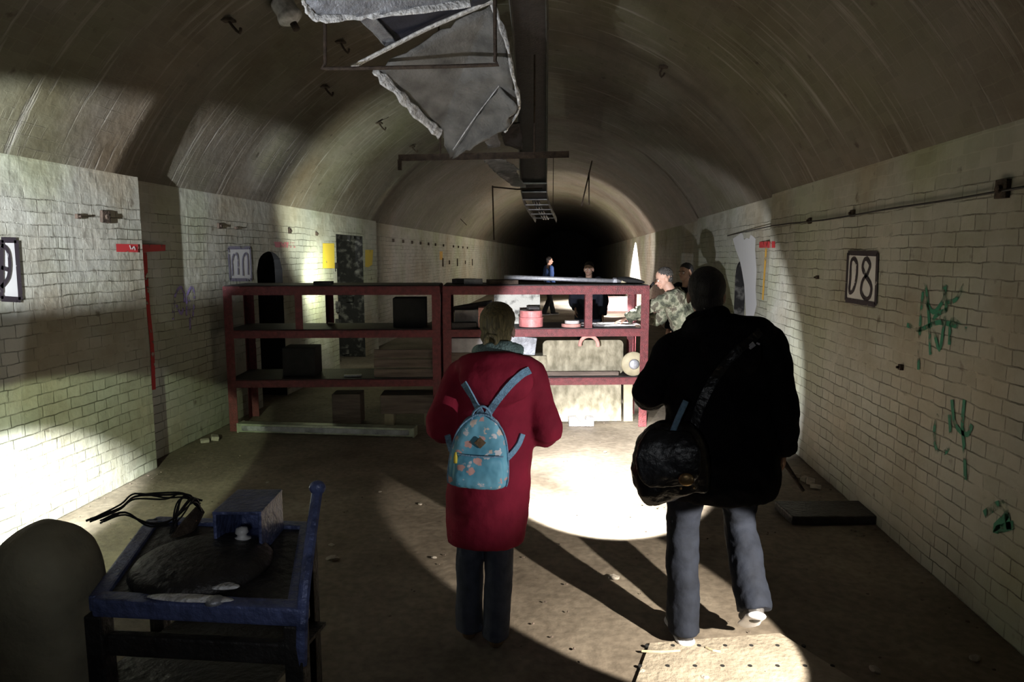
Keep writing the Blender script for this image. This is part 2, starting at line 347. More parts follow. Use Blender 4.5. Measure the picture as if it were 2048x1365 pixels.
# ------------------------------------------------------------------ mesh helpers
def obj(name, bm, m, parent=None, smooth=False, uvs=False):
    me = bpy.data.meshes.new(name)
    bmesh.ops.recalc_face_normals(bm, faces=bm.faces)
    bm.to_mesh(me); bm.free()
    if m: me.materials.append(m)
    if smooth:
        for p in me.polygons: p.use_smooth = True
    o = bpy.data.objects.new(name, me); C.objects.link(o)
    if parent: o.parent = parent
    return o


def thing(name, label, cat, loc=(0, 0, 0), rot=(0, 0, 0), group=None):
    o = bpy.data.objects.new(name, None); C.objects.link(o); o.empty_display_size = 0.1
    o.location = loc; o.rotation_euler = rot; o['label'] = label; o['category'] = cat
    if group: o['group'] = group
    return o


def tag(o, label, cat, group=None, kind=None):
    o['label'] = label; o['category'] = cat
    if group: o['group'] = group
    if kind: o['kind'] = kind
    return o


def struct(o): o['kind'] = 'structure'; return o


def box(bm, c, s, rz=0.0, rx=0.0, ry=0.0, bev=0.0):
    mtx = Matrix.Translation(c) @ Matrix.Rotation(rz, 4, 'Z') @ Matrix.Rotation(ry, 4, 'Y') @ Matrix.Rotation(rx, 4, 'X') @ Matrix.Diagonal((s[0], s[1], s[2], 1))
    g = bmesh.ops.create_cube(bm, size=1.0, matrix=mtx)
    if bev:
        es = list({e for v in g['verts'] for e in v.link_edges})
        bmesh.ops.bevel(bm, geom=es, offset=bev, segments=2, affect='EDGES', profile=0.6)
    return bm


def nb(): return bmesh.new()


def catmull(pts, sub):
    if sub <= 1: return list(pts)
    out = []; n = len(pts)
    for i in range(n - 1):
        p0 = pts[max(i - 1, 0)]; p1 = pts[i]; p2 = pts[i + 1]; p3 = pts[min(i + 2, n - 1)]
        for k in range(sub):
            t = k / sub
            out.append(tuple(0.5 * ((2 * b) + (-a + c) * t + (2 * a - 5 * b + 4 * c - d) * t * t + (-a + 3 * b - 3 * c + d) * t ** 3) for a, b, c, d in zip(p0, p1, p2, p3)))
    out.append(tuple(pts[-1])); return out


def tube(bm, pts, rad, seg=16, ref=(1, 0, 0), sub=4, dome=0.5, power=2.0):
    """a lofted limb: rad is one radius or (rx, ry) for every point"""
    P = [tuple(p) for p in pts]
    if not isinstance(rad, (list, tuple)): rad = [rad] * len(P)
    Rr = [(r, r) if not isinstance(r, (list, tuple)) else tuple(r) for r in rad]
    allp = catmull([p + r for p, r in zip(P, Rr)], sub)
    ref = Vector(ref).normalized(); rings = []
    n = len(allp); T = []
    for i in range(n):
        a = Vector(allp[max(i - 1, 0)][:3]); b = Vector(allp[min(i + 1, n - 1)][:3]); T.append((b - a).normalized())
    for i in range(n):
        p = Vector(allp[i][:3]); t = T[i]; a = ref - t * ref.dot(t)
        if a.length < 1e-3: a = Vector((0, 1, 0)) - t * t.y
        a.normalize(); b = t.cross(a); rx, ry = max(allp[i][3], 1e-4), max(allp[i][4], 1e-4)
        ring = []
        for k in range(seg):
            th = 2 * math.pi * k / seg; c, s = math.cos(th), math.sin(th)
            if power != 2.0:
                c = math.copysign(abs(c) ** (2 / power), c); s = math.copysign(abs(s) ** (2 / power), s)
            ring.append(bm.verts.new(p + a * rx * c + b * ry * s))
        rings.append(ring)
    for i in range(n - 1):
        for k in range(seg):
            bm.faces.new((rings[i][k], rings[i][(k + 1) % seg], rings[i + 1][(k + 1) % seg], rings[i + 1][k]))
    for e, (ring, sg) in enumerate(((rings[0], -1), (rings[-1], 1))):
        i = 0 if e == 0 else n - 1
        rr = min(allp[i][3], allp[i][4])
        cv = bm.verts.new(Vector(allp[i][:3]) + T[i] * sg * rr * dome)
        for k in range(seg):
            f = (ring[k], ring[(k + 1) % seg], cv); bm.faces.new(f if sg > 0 else f[::-1])
    return bm


def ball(bm, c, s, rot=None, seg=20):
    mtx = Matrix.Translation(c) @ (rot.to_4x4() if rot else Matrix.Identity(4)) @ Matrix.Diagonal((s[0], s[1], s[2], 1))
    bmesh.ops.create_uvsphere(bm, u_segments=seg, v_segments=seg * 2 // 3, radius=1.0, matrix=mtx); return bm


def cyl(bm, a, b, r, seg=12, r2=None):
    a = Vector(a); b = Vector(b); d = b - a
    mtx = Matrix.Translation((a + b) / 2) @ d.to_track_quat('Z', 'Y').to_matrix().to_4x4()
    bmesh.ops.create_cone(bm, cap_ends=True, segments=seg, radius1=r, radius2=r if r2 is None else r2, depth=d.length, matrix=mtx); return bm


def lathe(bm, prof, seg=24, mtx=Matrix.Identity(4)):
    rings = []
    for r, z in prof:
        rings.append([bm.verts.new(mtx @ Vector((r * math.cos(2 * math.pi * k / seg), r * math.sin(2 * math.pi * k / seg), z))) for k in range(seg)])
    for i in range(len(rings) - 1):
        for k in range(seg):
            bm.faces.new((rings[i][k], rings[i][(k + 1) % seg], rings[i + 1][(k + 1) % seg], rings[i + 1][k]))
    for r_ in (rings[0], rings[-1]):
        try: bm.faces.new(r_)
        except ValueError: pass
    return bm


def remesh(o, vox, smooth=4, folds=0.0, fscale=0.12, seed=0):
    r = o.modifiers.new('remesh', 'REMESH'); r.mode = 'VOXEL'; r.voxel_size = vox; r.use_smooth_shade = True
    s = o.modifiers.new('smooth', 'SMOOTH'); s.factor = 0.6; s.iterations = smooth
    if folds:
        t = bpy.data.textures.new(o.name + '_folds', 'CLOUDS'); t.noise_scale = fscale; t.noise_depth = 2
        d = o.modifiers.new('folds', 'DISPLACE'); d.texture = t; d.strength = folds; d.mid_level = 0.5; d.texture_coords = 'LOCAL'
    return o


# ------------------------------------------------------------------ the tunnel
SPR = 2.42
SEC = [(-6.0, 5.34, -3.50), (5.34, 12.6, -3.65), (12.6, 70, -3.80)]
SECR = [(-6.0, 7.40, 2.05), (7.40, 12.2, 2.15), (12.2, 70, 2.28)]
def XLy(y): return [s[2] for s in SEC if s[0] <= y <= s[1]][-1]
def XRy(y): return [s[2] for s in SECR if s[0] <= y <= s[1]][-1]


def wall(name, secs, side, holes):
    bm = nb(); uv = bm.loops.layers.uv.new('UVMap')

    def quad(pts, uvs, mi=0):
        f = bm.faces.new([bm.verts.new(p) for p in pts]); f.material_index = mi
        for l, u in zip(f.loops, uvs): l[uv].uv = u
    for si, (y0, y1, X) in enumerate(secs):
        ys = [y0, y1]
        y = math.ceil(y0)
        while y < y1:
            if y > y0: ys.append(y)
            y += 1 if y < 25 else 5
        for h in holes:
            n = 12 if h['arch'] else 1
            for k in range(n + 1):
                v = h['y0'] + (h['y1'] - h['y0']) * k / n
                if y0 < v < y1: ys.append(v)
        ys = sorted(set(round(v, 5) for v in ys))
        for a, b in zip(ys[:-1], ys[1:]):
            m = (a + b) / 2; lo_a = lo_b = 0.0; H = None
            for h in holes:
                if h['y0'] - 1e-4 <= a and b <= h['y1'] + 1e-4: H = h
            if H:
                def top(v):
                    if not H['arch']: return H['z']
                    c = (H['y0'] + H['y1']) / 2; r = (H['y1'] - H['y0']) / 2
                    return H['z'] - H['rise'] + H['rise'] * math.sqrt(max(0, 1 - ((v - c) / r) ** 2))
                lo_a, lo_b = top(a), top(b)
                D = H['d'] * (1 if side > 0 else -1)
                quad([(X, a, lo_a), (X, b, lo_b), (X + D, b, lo_b), (X + D, a, lo_a)], [(a, 0), (b, 0), (b, .5), (a, .5)], H['mi'])
                quad([(X + D, a, 0), (X + D, b, 0), (X + D, b, lo_b), (X + D, a, lo_a)], [(a, 0), (b, 0), (b, lo_b), (a, lo_a)], H['mi'])
                if abs(a - H['y0']) < 1e-4: quad([(X, a, 0), (X + D, a, 0), (X + D, a, lo_a), (X, a, lo_a)], [(a, 0), (a + .5, 0), (a + .5, lo_a), (a, lo_a)], H['mi'])
                if abs(b - H['y1']) < 1e-4: quad([(X, b, 0), (X + D, b, 0), (X + D, b, lo_b), (X, b, lo_b)], [(b, 0), (b + .5, 0), (b + .5, lo_b), (b, lo_b)], H['mi'])
            quad([(X, a, lo_a), (X, b, lo_b), (X, b, SPR), (X, a, SPR)], [(a, lo_a), (b, lo_b), (b, SPR), (a, SPR)])
        if si + 1 < len(secs):
            X2 = secs[si + 1][2]
            quad([(X, y1, 0), (X2, y1, 0), (X2, y1, SPR), (X, y1, SPR)], [(0, 0), (.15, 0), (.15, SPR), (0, SPR)])
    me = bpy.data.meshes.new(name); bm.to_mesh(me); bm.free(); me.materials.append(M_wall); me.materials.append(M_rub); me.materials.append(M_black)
    o = bpy.data.objects.new(name, me); C.objects.link(o); return struct(o)


DOOR = dict(y0=10.4, y1=11.75, z=2.12, d=0.9, arch=False, mi=1)  # rubble lining kept black so the unlit depth is painted in
NICHE = dict(y0=7.68, y1=8.38, z=1.84, d=0.9, arch=True, rise=0.22, mi=2)  # black lining paints in the unlit depth of the niche
NICHER = dict(y0=8.75, y1=9.3, z=1.72, d=0.55, arch=True, rise=0.2, mi=1)  # dark lining paints in the shade of the recess
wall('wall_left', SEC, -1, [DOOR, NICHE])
wall('wall_right', SECR, 1, [NICHER])


def vault():
    bm = nb(); uv = bm.loops.layers.uv.new('UVMap'); K = 44
    ys = sorted(set([-6, 5.339, 5.341, 7.399, 7.401, 12.199, 12.201, 12.599, 12.601] + [float(v) for v in range(-5, 26)] + [30, 35, 40, 50, 60, 70]))
    rows = []
    for y in ys:
        xl, xr = XLy(y), XRy(y); hw = (xr - xl) / 2; cx = (xl + xr) / 2; rise = 1.68 + 0.06 * (hw - 2.77) / 0.15
        rad = (hw * hw + rise * rise) / (2 * rise); th = math.asin(hw / rad); row = []
        for k in range(K + 1):
            a = -th + 2 * th * k / K
            row.append((Vector((cx + rad * math.sin(a), y, SPR + rise - rad + rad * math.cos(a))), rad * (a + th)))
        rows.append(row)
    V = [[bm.verts.new(p) for p, _ in row] for row in rows]
    for i in range(len(ys) - 1):
        for k in range(K):
            f = bm.faces.new((V[i][k], V[i][k + 1], V[i + 1][k + 1], V[i + 1][k]))
            for l, (a, b) in zip(f.loops, ((i, k), (i, k + 1), (i + 1, k + 1), (i + 1, k))): l[uv].uv = (ys[a], SPR + rows[a][b][1])
            f.smooth = True
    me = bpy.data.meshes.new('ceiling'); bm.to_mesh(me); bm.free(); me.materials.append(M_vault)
    o = bpy.data.objects.new('ceiling', me); C.objects.link(o); struct(o)


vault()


def onvault(x, y):
    """where a camera ray meets the vault"""
    d = ray(x, y); d = d / d.y; t = 2.0
    while t < 60:
        p = CAM + d * t; xl, xr = XLy(p.y), XRy(p.y); hw = (xr - xl) / 2; cx = (xl + xr) / 2; rise = 1.68 + 0.06 * (hw - 2.77) / 0.15
        rad = (hw * hw + rise * rise) / (2 * rise); cz = SPR + rise - rad
        if math.hypot(p.x - cx, p.z - cz) > rad - 0.01: return p, Vector((cx - p.x, 0, cz - p.z)).normalized()
        t += 0.01
    return CAM + d * 10, Vector((0, 0, -1))


bm = nb()
nx, ny = 60, 130
G = []
for j in range(ny + 1):
    y = -6 + 22 * j / ny if j < ny else 70; row = []
    for i in range(nx + 1):
        x = -5 + 8.5 * i / nx
        z = 0.010 * mnoise.noise(Vector((x * 1.3, y * 1.3, 0))) - 0.008 if -3.3 < x < 1.9 else -0.004
        row.append(bm.verts.new((x, y, min(z, 0))))
    G.append(row)
for j in range(ny):
    for i in range(nx): bm.faces.new((G[j][i], G[j][i + 1], G[j + 1][i + 1], G[j + 1][i]))
struct(obj('floor', bm, M_floor, smooth=True))
bm = nb(); box(bm, (-0.7, 70.05, 2.5), (9, 0.1, 6)); struct(obj('wall_far', bm, M_black))  # black surface paints in the unlit distance
bm = nb(); box(bm, (-0.7, -6.05, 2.5), (9, 0.1, 6)); struct(obj('wall_near', bm, M_wall))

# charred rubble edge of the doorway
bm = nb()
for k in range(46):
    t = random.random(); s = random.uniform(0.06, 0.14)
    side = random.choice((0, 0, 1, 1, 2))
    if side == 0: c = (-3.65 - random.uniform(0, .2), 10.4 + random.uniform(-.10, .03), 2.1 * t)
    elif side == 1: c = (-3.66 - random.uniform(0, .8), 11.75 + random.uniform(-.05, .1), 2.1 * t)
    else: c = (-3.66 - random.uniform(0, .3), 10.35 + 1.45 * t, 2.12 + random.uniform(-.03, .05))
    box(bm, c, (s, s * 1.2, s * .8), random.uniform(-.3, .3), random.uniform(-.3, .3), bev=0.01)
tag(obj('door_jamb_rubble', bm, M_rub), 'charred rough broken brick surround of the doorway in the left wall', 'rubble', kind='structure')


# ------------------------------------------------------------------ painted marks on the walls
def onwall(px, side, off=0.004):
    """pixel on a side wall -> point, on whichever section of the wall it meets"""
    secs = SEC if side < 0 else SECR
    for y0, y1, X in secs:
        p = pX(px[0], px[1], X)
        if p.y <= y1: return Vector((X - side * off, p.y, p.z)) if side < 0 else Vector((X - off, p.y, p.z))
    return Vector((X, p.y, p.z))


def wp(px, side, off=0.004):
    p = onwall(px, side, off)
    return Vector((p.x + (2 * 0 if side > 0 else 0), p.y, p.z)) if side > 0 else Vector((XLy(p.y) + off, p.y, p.z))


def mark(name, strokes, m, side, label=None, cat=None, parent=None, w=0.03, off=0.004, group=None):
    """strokes of paint; each a list of pixels, optionally ('fill', [pixels])"""
    bm = nb()
    for s in strokes:
        if s[0] == 'fill':
            f = [bm.verts.new(wp(p, side, off)) for p in s[1]]
            bm.faces.new(f); continue
        ww = w
        if s[0] == 'w': ww = s[1]; s = s[2]
        P = [wp(p, side, off) for p in s]
        P = [Vector(q) for q in catmull([tuple(q) for q in P], 4)] if len(P) > 2 else P
        L_, R_ = [], []
        for i, p in enumerate(P):
            t = (P[min(i + 1, len(P) - 1)] - P[max(i - 1, 0)]); t.x = 0; t.normalize(); n = Vector((0, -t.z, t.y))
            L_.append(bm.verts.new(p + n * ww / 2)); R_.append(bm.verts.new(p - n * ww / 2))
        for i in range(len(P) - 1): bm.faces.new((L_[i], L_[i + 1], R_[i + 1], R_[i]))
    o = obj(name, bm, m, parent)
    o.visible_shadow = True
    if label: tag(o, label, cat, group)
    return o


P_red = paint('worn_red_paint', (0.50, 0.035, 0.04), (0.33, 0.42)); P_redd = paint('thin_red_paint', (0.42, 0.03, 0.03), (0.36, 0.44), 14)
P_blk = paint('worn_black_paint', (0.03, 0.022, 0.03), (0.30, 0.38), 20); P_wht = paint('white_sign_ground', (0.66, 0.66, 0.66), (0.2, 0.3))
P_yel = paint('yellow_paint', (0.70, 0.52, 0.05), (0.28, 0.36)); P_ora = paint('ochre_paint', (0.62, 0.36, 0.06), (0.36, 0.44), 12)
P_pnk = paint('faded_pink_paint', (0.52, 0.18, 0.2), (0.38, 0.5)); P_pur = paint('faint_violet_paint', (0.30, 0.24, 0.55), (0.42, 0.56), 16)
P_grn = paint('green_spray_paint', (0.02, 0.22, 0.13), (0.38, 0.56), 14); P_lit = paint('lit_paint_patch', (0.62, 0.62, 0.63), (0.18, 0.24), 14)
P_gry = paint('grey_violet_paint', (0.22, 0.21, 0.28), (0.36, 0.46), 14)


def sign(label, frame, digits, side, fw=0.035, dw=0.03, ink=P_blk, ground=P_wht):
    g = mark('painted_number_panel', [('fill', frame)], ground, side, label, 'painted number')
    mark('border', [[frame[i], frame[(i + 1) % 4]] for i in range(4)], ink, side, parent=g, w=fw, off=0.008)
    for d in digits: mark('numeral', d, ink, side, parent=g, w=dw, off=0.008)
    return g


sign('painted number panel 08 in a black frame on the right wall', [(1698, 506), (1757, 508), (1753, 610), (1693, 600)],
     [[[(1710, 517), (1716, 530), (1714, 560), (1707, 583), (1700, 583), (1702, 560), (1704, 525), (1710, 517)]],
      [[(1736, 518), (1742, 530), (1738, 545), (1733, 552), (1727, 535), (1731, 520), (1736, 518)], [(1733, 552), (1744, 572), (1742, 592), (1734, 599), (1724, 585), (1726, 565), (1733, 552)]]], 1)
sign('painted number panel in a rounded black frame cut by the left edge of the photo', [(0, 480), (30, 481), (39, 600), (0, 598)],
     [[[(0, 490), (12, 500), (17, 525), (14, 555), (0, 575)], [(0, 535), (14, 540)]]], -1, 0.035, 0.025)
sign('faded grey number panel with rounded digits beside the arched niche', [(455, 496), (499, 496), (502, 560), (459, 560)],
     [[[(464, 552), (463, 520), (468, 508), (474, 514), (475, 550)]], [[(485, 552), (484, 520), (489, 508), (494, 514), (495, 550)]]], -1, 0.035, 0.03, P_gry)
bandl = mark('painted_height_mark', [('fill', [(231, 488), (275, 489), (275, 505), (232, 504)])], P_red, -1, 'red painted band above a red vertical stripe on the near left wall', 'painted mark')
mark('band', [('fill', [(277, 489), (330, 490), (330, 502), (277, 505)])], P_red, -1, parent=bandl)
mark('figures', [[(257, 491), (260, 499)], [(262, 499), (266, 494), (268, 501)]], P_wht, -1, parent=bandl, w=0.012, off=0.009)
mark('stripe', [('w', 0.055, [(289, 505), (294, 600), (303, 690), (307, 780)])], P_redd, -1, parent=bandl)
mark('painted_height_mark', [('fill', [(547, 484), (590, 485), (590, 496), (550, 495)])], P_pnk, -1, 'faded pink band painted high up between the arched niche and the yellow panel', 'painted mark')
mark('painted_patch', [('fill', [(645, 487), (668, 487), (669, 537), (645, 537)])], P_yel, -1, 'yellow painted rectangle on the left wall just before the doorway', 'painted mark')
mark('painted_patch', [('fill', [(730, 500), (746, 500), (744, 530), (736, 535), (730, 534)])], P_yel, -1, 'yellow painted patch on the left wall just beyond the doorway', 'painted mark')
mark('painted_patch', [('fill', [(879, 503), (885, 503), (885, 520), (879, 520)])], P_ora, -1, 'small ochre patch on the distant left wall', 'painted mark')
bandr = mark('painted_height_mark', [('fill', [(1519, 484), (1542, 483), (1542, 496), (1519, 496)])], P_red, 1, 'red painted band over an ochre stripe on the right wall', 'painted mark')
mark('band', [('fill', [(1544, 483), (1551, 483), (1551, 496), (1544, 496)])], P_red, 1, parent=bandr)
mark('stripe', [('w', 0.07, [(1533, 497), (1530, 540), (1526, 600)])], P_ora, 1, parent=bandr)
mark('wall_graffiti', [[(345, 640), (350, 590), (362, 575), (368, 600), (362, 628), (352, 610)], [(372, 632), (374, 590), (384, 575), (388, 600), (384, 640)], [(378, 600), (380, 670)]], P_pur, -1,
     'faint violet scribble on the left wall next to the red stripe', 'graffiti', w=0.03)
mark('wall_graffiti', [[(1838, 740), (1842, 640), (1850, 570), (1858, 620), (1862, 710)], [(1815, 650), (1840, 660), (1880, 645), (1935, 660)], [(1852, 600), (1868, 625), (1888, 600), (1895, 570)],
                       [(1888, 565), (1893, 600), (1912, 600), (1930, 570)], [(1895, 600), (1890, 640), (1880, 700), (1868, 640), (1895, 620)], [(1900, 690), (1905, 640), (1925, 655)]], P_grn, 1,
     'green sprayed tag on the right wall just right of the number panel', 'graffiti', w=0.028)
mark('wall_graffiti', [[(1878, 830), (1870, 860), (1874, 900), (1892, 905), (1902, 880), (1900, 830)], [(1930, 800), (1926, 850), (1930, 900), (1932, 960)], [(1905, 800), (1912, 850), (1935, 870), (1945, 850)]], P_grn, 1,
     'green sprayed loops low on the right wall below the tall tag', 'graffiti', w=0.028)
mark('wall_graffiti', [[(1970, 1030), (2000, 1010), (2015, 1030), (1990, 1060), (2030, 1050)], [(2010, 1000), (2020, 1060)]], P_grn, 1,
     'smudged green scrawl near the floor at the right edge', 'graffiti', w=0.04)
mark('lit_paint_patch', [('fill', [(1466, 478), (1472, 474), (1478, 470), (1483, 465), (1487, 471), (1489, 480), (1494, 476), (1499, 478), (1502, 470), (1507, 473), (1512, 478), (1511, 500), (1514, 540), (1512, 580), (1514, 610), (1508, 635), (1503, 655), (1497, 640), (1493, 650), (1491, 600), (1489, 570), (1485, 545), (1480, 520), (1472, 500)])], P_lit, 1,  # worn pale paint whose outline also paints in the torchlit wall
     'pale flaked paint patch with torchlight painted in, beside the red band on the right wall', 'painted light patch')

# cable along the right wall
bm = nb(); pts = [pX(x, y, X) for x, y, X in ((1455, 472, 2.13), (1545, 452, 2.03), (1650, 440, 2.03), (1766, 420, 2.03), (1900, 400, 2.03), (2060, 372, 2.03))]
tube(bm, pts, 0.006, 6, (0, 0, 1), 3)
tag(obj('wall_cable', bm, M_wire, smooth=True), 'thin black cable strung along the top of the right wall', 'cable')
# dark holes in the walls, shown by shallow rust-coloured blocks
for (x, y, side, s) in [(208, 434, -1, .09), (153, 433, -1, .035), (578, 462, -1, .07), (632, 468, -1, .05), (437, 452, -1, .06), (470, 456, -1, .03),
                        (1622, 442, 1, .05), (1708, 427, 1, .05), (2010, 378, 1, .09), (1805, 735, 1, .035), (1637, 555, 1, .03)]:
    p = wp((x, y), side, 0.01); bm = nb(); box(bm, (0, 0, 0), (0.024, s, s), 0, random.uniform(-.1, .1), bev=0.004); cyl(bm, (0, 0, 0), (0.028 * (1 if side < 0 else -1), 0, 0), s * .22, 8)
    o = obj('wall_block', bm, M_rust); o.location = p
    nm = 'left' if side < 0 else 'right'
    lab = {208: 'largest square wall hole, shown as a dark block, on the near left wall, above the red band', 153: 'small wall hole shown as a dark block left of the square one on the near left wall', 578: 'wall hole shown as a dark block above the arched niche',
           632: 'wall hole shown as a dark block above the yellow rectangle', 437: 'wall hole shown as a dark block above the left end of the rack', 470: 'tiny wall hole shown as a dark block over the faded number panel', 1622: 'wall hole shown as a dark block under the cable, nearest the red band on the right wall',
           1708: 'wall hole shown as a dark block under the cable above the number 08', 2010: 'large wall hole shown as a dark block at the right edge of the photo', 1805: 'small wall hole shown as a dark block below the 08 panel', 1637: 'tiny wall hole shown as a dark block left of the 08 panel'}[x]
    tag(o, lab, 'wall anchor', 'holes in the brick walls shown as dark blocks')
for i, x in enumerate((785, 805, 823, 840, 856, 870, 886, 906, 916, 925, 934)):
    p = wp((x, 478 + (x - 755) * 0.10), -1, 0.01); bm = nb(); box(bm, (0, 0, 0), (0.05, .07, .07), bev=0.006)
    o = obj('wall_block', bm, M_rust); o.location = p
    tag(o, 'small wall hole shown as a dark block in the row along the distant left wall', 'wall anchor', 'wall holes in a row on the distant left wall')
for i, x in enumerate((885, 898, 914, 930, 944)):
    p = wp((x, 525), -1, 0.01); bm = nb(); box(bm, (0, 0, 0), (0.04, .06, .12 if i % 2 else .25), bev=0.006)
    o = obj('wall_block', bm, M_rust); o.location = p
    tag(o, 'dark iron cleat low in the second row on the distant left wall', 'wall anchor', 'iron cleats in the lower row on the distant left wall')
# hooks in the vault
for (x, y, lab) in [(455, 38, 'rusty hook in the vault near the porcelain lamp'), (648, 172, 'rusty hook in the vault left of the torn duct'), (757, 245, 'rusty hook in the vault just under the torn duct'),
                    (823, 292, 'rusty hook in the vault above the iron crossbar end'), (1328, 132, 'rusty hook in the dark right half of the vault'), (680, 82, 'rusty hook in the vault inside the rod hanger')]:
    p, n = onvault(x, y); bm = nb()
    tube(bm, [(0, 0, 0), tuple(n * .07), tuple(n * .10 + Vector((.03, 0, -.02))), tuple(n * .08 + Vector((.05, 0, .0)))], .011, 6, (0, 1, 0), 2); box(bm, tuple(n * .01), (.09, .07, .02), bev=.004)
    o = obj('ceiling_hook', bm, M_rust); o.location = p; tag(o, lab, 'hook', 'rusty hooks in the vault')

# ------------------------------------------------------------------ things hanging from the vault
def sheet(name, outline, m, parent=None, thick=0.012, jag=0.02, bulge=0.05, seed=1, cuts=7):
    """a torn metal sheet: outline points in space, ragged edge, slightly domed, real thickness"""
    rnd = random.Random(seed); pts = []; base = []
    for i in range(len(outline)):
        a = Vector(outline[i]); b = Vector(outline[(i + 1) % len(outline)])
        n = max(2, int((b - a).length / 0.05))
        for k in range(n):
            q = a.lerp(b, k / n); base.append(q.copy())
            if k: q += Vector((rnd.uniform(-jag, jag), rnd.uniform(-jag, jag), rnd.uniform(-jag, jag)))
            pts.append(q)
    c = sum(pts, Vector()) / len(pts); bm = nb(); nrm = Vector()
    for i in range(len(pts)): nrm += (pts[i] - c).cross(pts[(i + 1) % len(pts)] - c)
    nrm.normalize(); prev = [bm.verts.new(p) for p in pts]; N = len(pts)
    for r in range(1, cuts):
        t = r / cuts
        cur = [bm.verts.new(p.lerp(c, t) + nrm * bulge * math.sin(t * math.pi / 2) + nrm * 0.03 * (1 - t) * mnoise.noise(p.lerp(c, t) * 4)) for p in base]
        for i in range(N): bm.faces.new((prev[i], prev[(i + 1) % N], cur[(i + 1) % N], cur[i]))
        prev = cur
    cv = bm.verts.new(c + nrm * bulge)
    for i in range(N): bm.faces.new((prev[i], prev[(i + 1) % N], cv))
    o = obj(name, bm, m, parent, True)
    s = o.modifiers.new('solid', 'SOLIDIFY'); s.thickness = thick; s.offset = 0
    return o


def rim(name, pts, m, parent, r=0.02, seed=3):
    rnd = random.Random(seed); P = catmull([tuple(p) for p in pts], 6)
    bm = nb(); tube(bm, P, [(r * rnd.uniform(.5, 1.5), r * .5 * rnd.uniform(.5, 1.3)) for _ in P], 8, (0.3, 0.2, 1), 1)
    return obj(name, bm, m, parent)


dk = thing('ventilation_duct', 'torn end of a wide sheet metal air duct hanging at the top of the picture', 'air duct')
A = lambda x, y, Y: pY(x, y, Y)
sheet('lower_skin', [A(605, -60, 3.9), A(612, 5, 4.0), A(640, 36, 4.1), A(800, 24, 4.3), A(940, 6, 4.5), A(1000, -60, 4.6)], M_galv, dk, jag=.012, bulge=.03, seed=2)
rim('flaking_edge', [A(606, 0, 3.98), A(618, 22, 4.03), A(640, 37, 4.08), A(720, 32, 4.2), A(800, 24, 4.3), A(940, 6, 4.48)], M_flake, dk, 0.02)
sheet('inner_wall', [A(735, 25, 4.5), A(980, -5, 4.7), A(985, 0, 5.0), A(795, 85, 5.0)], M_duct, dk, jag=.004, bulge=.01, seed=5)
sheet('side_skin', [A(712, 30, 4.45), A(745, 28, 4.5), A(792, 84, 4.9), A(770, 92, 4.9)], M_galv, dk, jag=.004, bulge=.0, seed=6)
fp = thing('torn_duct_panel', 'large torn duct panel with flaking white edges hanging from the vault', 'duct panel')
sheet('panel', [A(985, 5, 4.9), A(1012, 80, 5.0), A(1026, 150, 5.1), A(1038, 215, 5.3), A(1010, 262, 5.5), A(960, 285, 5.6), A(900, 316, 5.7), A(880, 268, 5.6), A(815, 205, 5.3), A(748, 142, 5.0), A(860, 75, 4.95)], M_gdrk, fp, bulge=.06, seed=8)
rim('left_flaking_edge', [A(748, 140, 4.97), A(790, 180, 5.1), A(832, 225, 5.3), A(880, 268, 5.55)], M_flake, fp, 0.035, 4)
rim('right_flaking_edge', [A(985, 8, 4.88), A(1012, 80, 4.98), A(1026, 150, 5.08), A(1038, 215, 5.25), A(1010, 264, 5.45)], M_flake, fp, 0.02, 5)
rim('crease', [A(906, 300, 5.55), A(950, 235, 5.4), A(998, 172, 5.2)], M_flake, fp, 0.007, 6)
tube(b_ := nb(), [A(704, 134, 4.88), A(780, 95, 4.88), A(860, 55, 4.88), A(985, 2, 4.88)], [(.028, .012)] * 4, 8, (0, 1, 0), 3); obj('edge_strut', b_, M_flake, fp)
sheet('folded_flap', [A(905, 318, 5.65), A(950, 240, 5.45), A(1000, 175, 5.2), A(1036, 215, 5.2), A(1008, 262, 5.35), A(960, 286, 5.5)], M_gdrk, fp, bulge=.03, seed=12)
fs = thing('broken_duct_scrap', 'bent pale strips of duct sheet trailing back towards the tray', 'scrap metal')
sheet('strip', [A(962, 240, 6.0), A(988, 235, 6.0), A(1000, 292, 6.6), A(975, 296, 6.6)], M_galv, fs, jag=.01, bulge=.02, seed=15)
sheet('strip', [A(965, 318, 7.0), A(1005, 318, 7.0), A(1040, 340, 8.2), A(992, 345, 8.0)], M_galv, fs, jag=.01, bulge=.02, seed=16)
sheet('strip', [A(992, 345, 8.2), A(1030, 342, 8.4), A(1052, 375, 10), A(1025, 372, 9.8)], M_galv, fs, jag=.01, bulge=.02, seed=17)
sheet('strip', [A(1000, 250, 6.0), A(1040, 245, 6.1), A(1045, 300, 6.6), A(1010, 290, 6.6)], M_dark, fs, jag=.01, bulge=.02, seed=18)

# cross bar and rod hanger
cb = thing('iron_crossbar', 'rusty angle iron crossbar hung under the vault with a bent left end', 'iron bar')
bm = nb(); a = A(797, 316, 6.0); b = A(1138, 309, 6.0); d = (b - a)
box(bm, (a + b) / 2, (d.length, 0.012, 0.055), ry=-math.atan2(d.z, d.x)); box(bm, (a + b) / 2 + Vector((0, .03, .022)), (d.length, 0.055, 0.012), ry=-math.atan2(d.z, d.x)); obj('bar', bm, M_rust, cb)
bm = nb(); box(bm, a + Vector((.01, 0, -.06)), (.03, .03, .09)); obj('bent_end', bm, M_rust, cb)
bm = nb(); cyl(bm, a.lerp(b, .25), a.lerp(b, .25) + Vector((0, 0, 1.45)), .008); obj('hanger_rod', bm, M_rust, cb)
bm = nb(); cyl(bm, a.lerp(b, .8), a.lerp(b, .8) + Vector((0, 0, 1.45)), .008); obj('hanger_rod', bm, M_rust, cb)
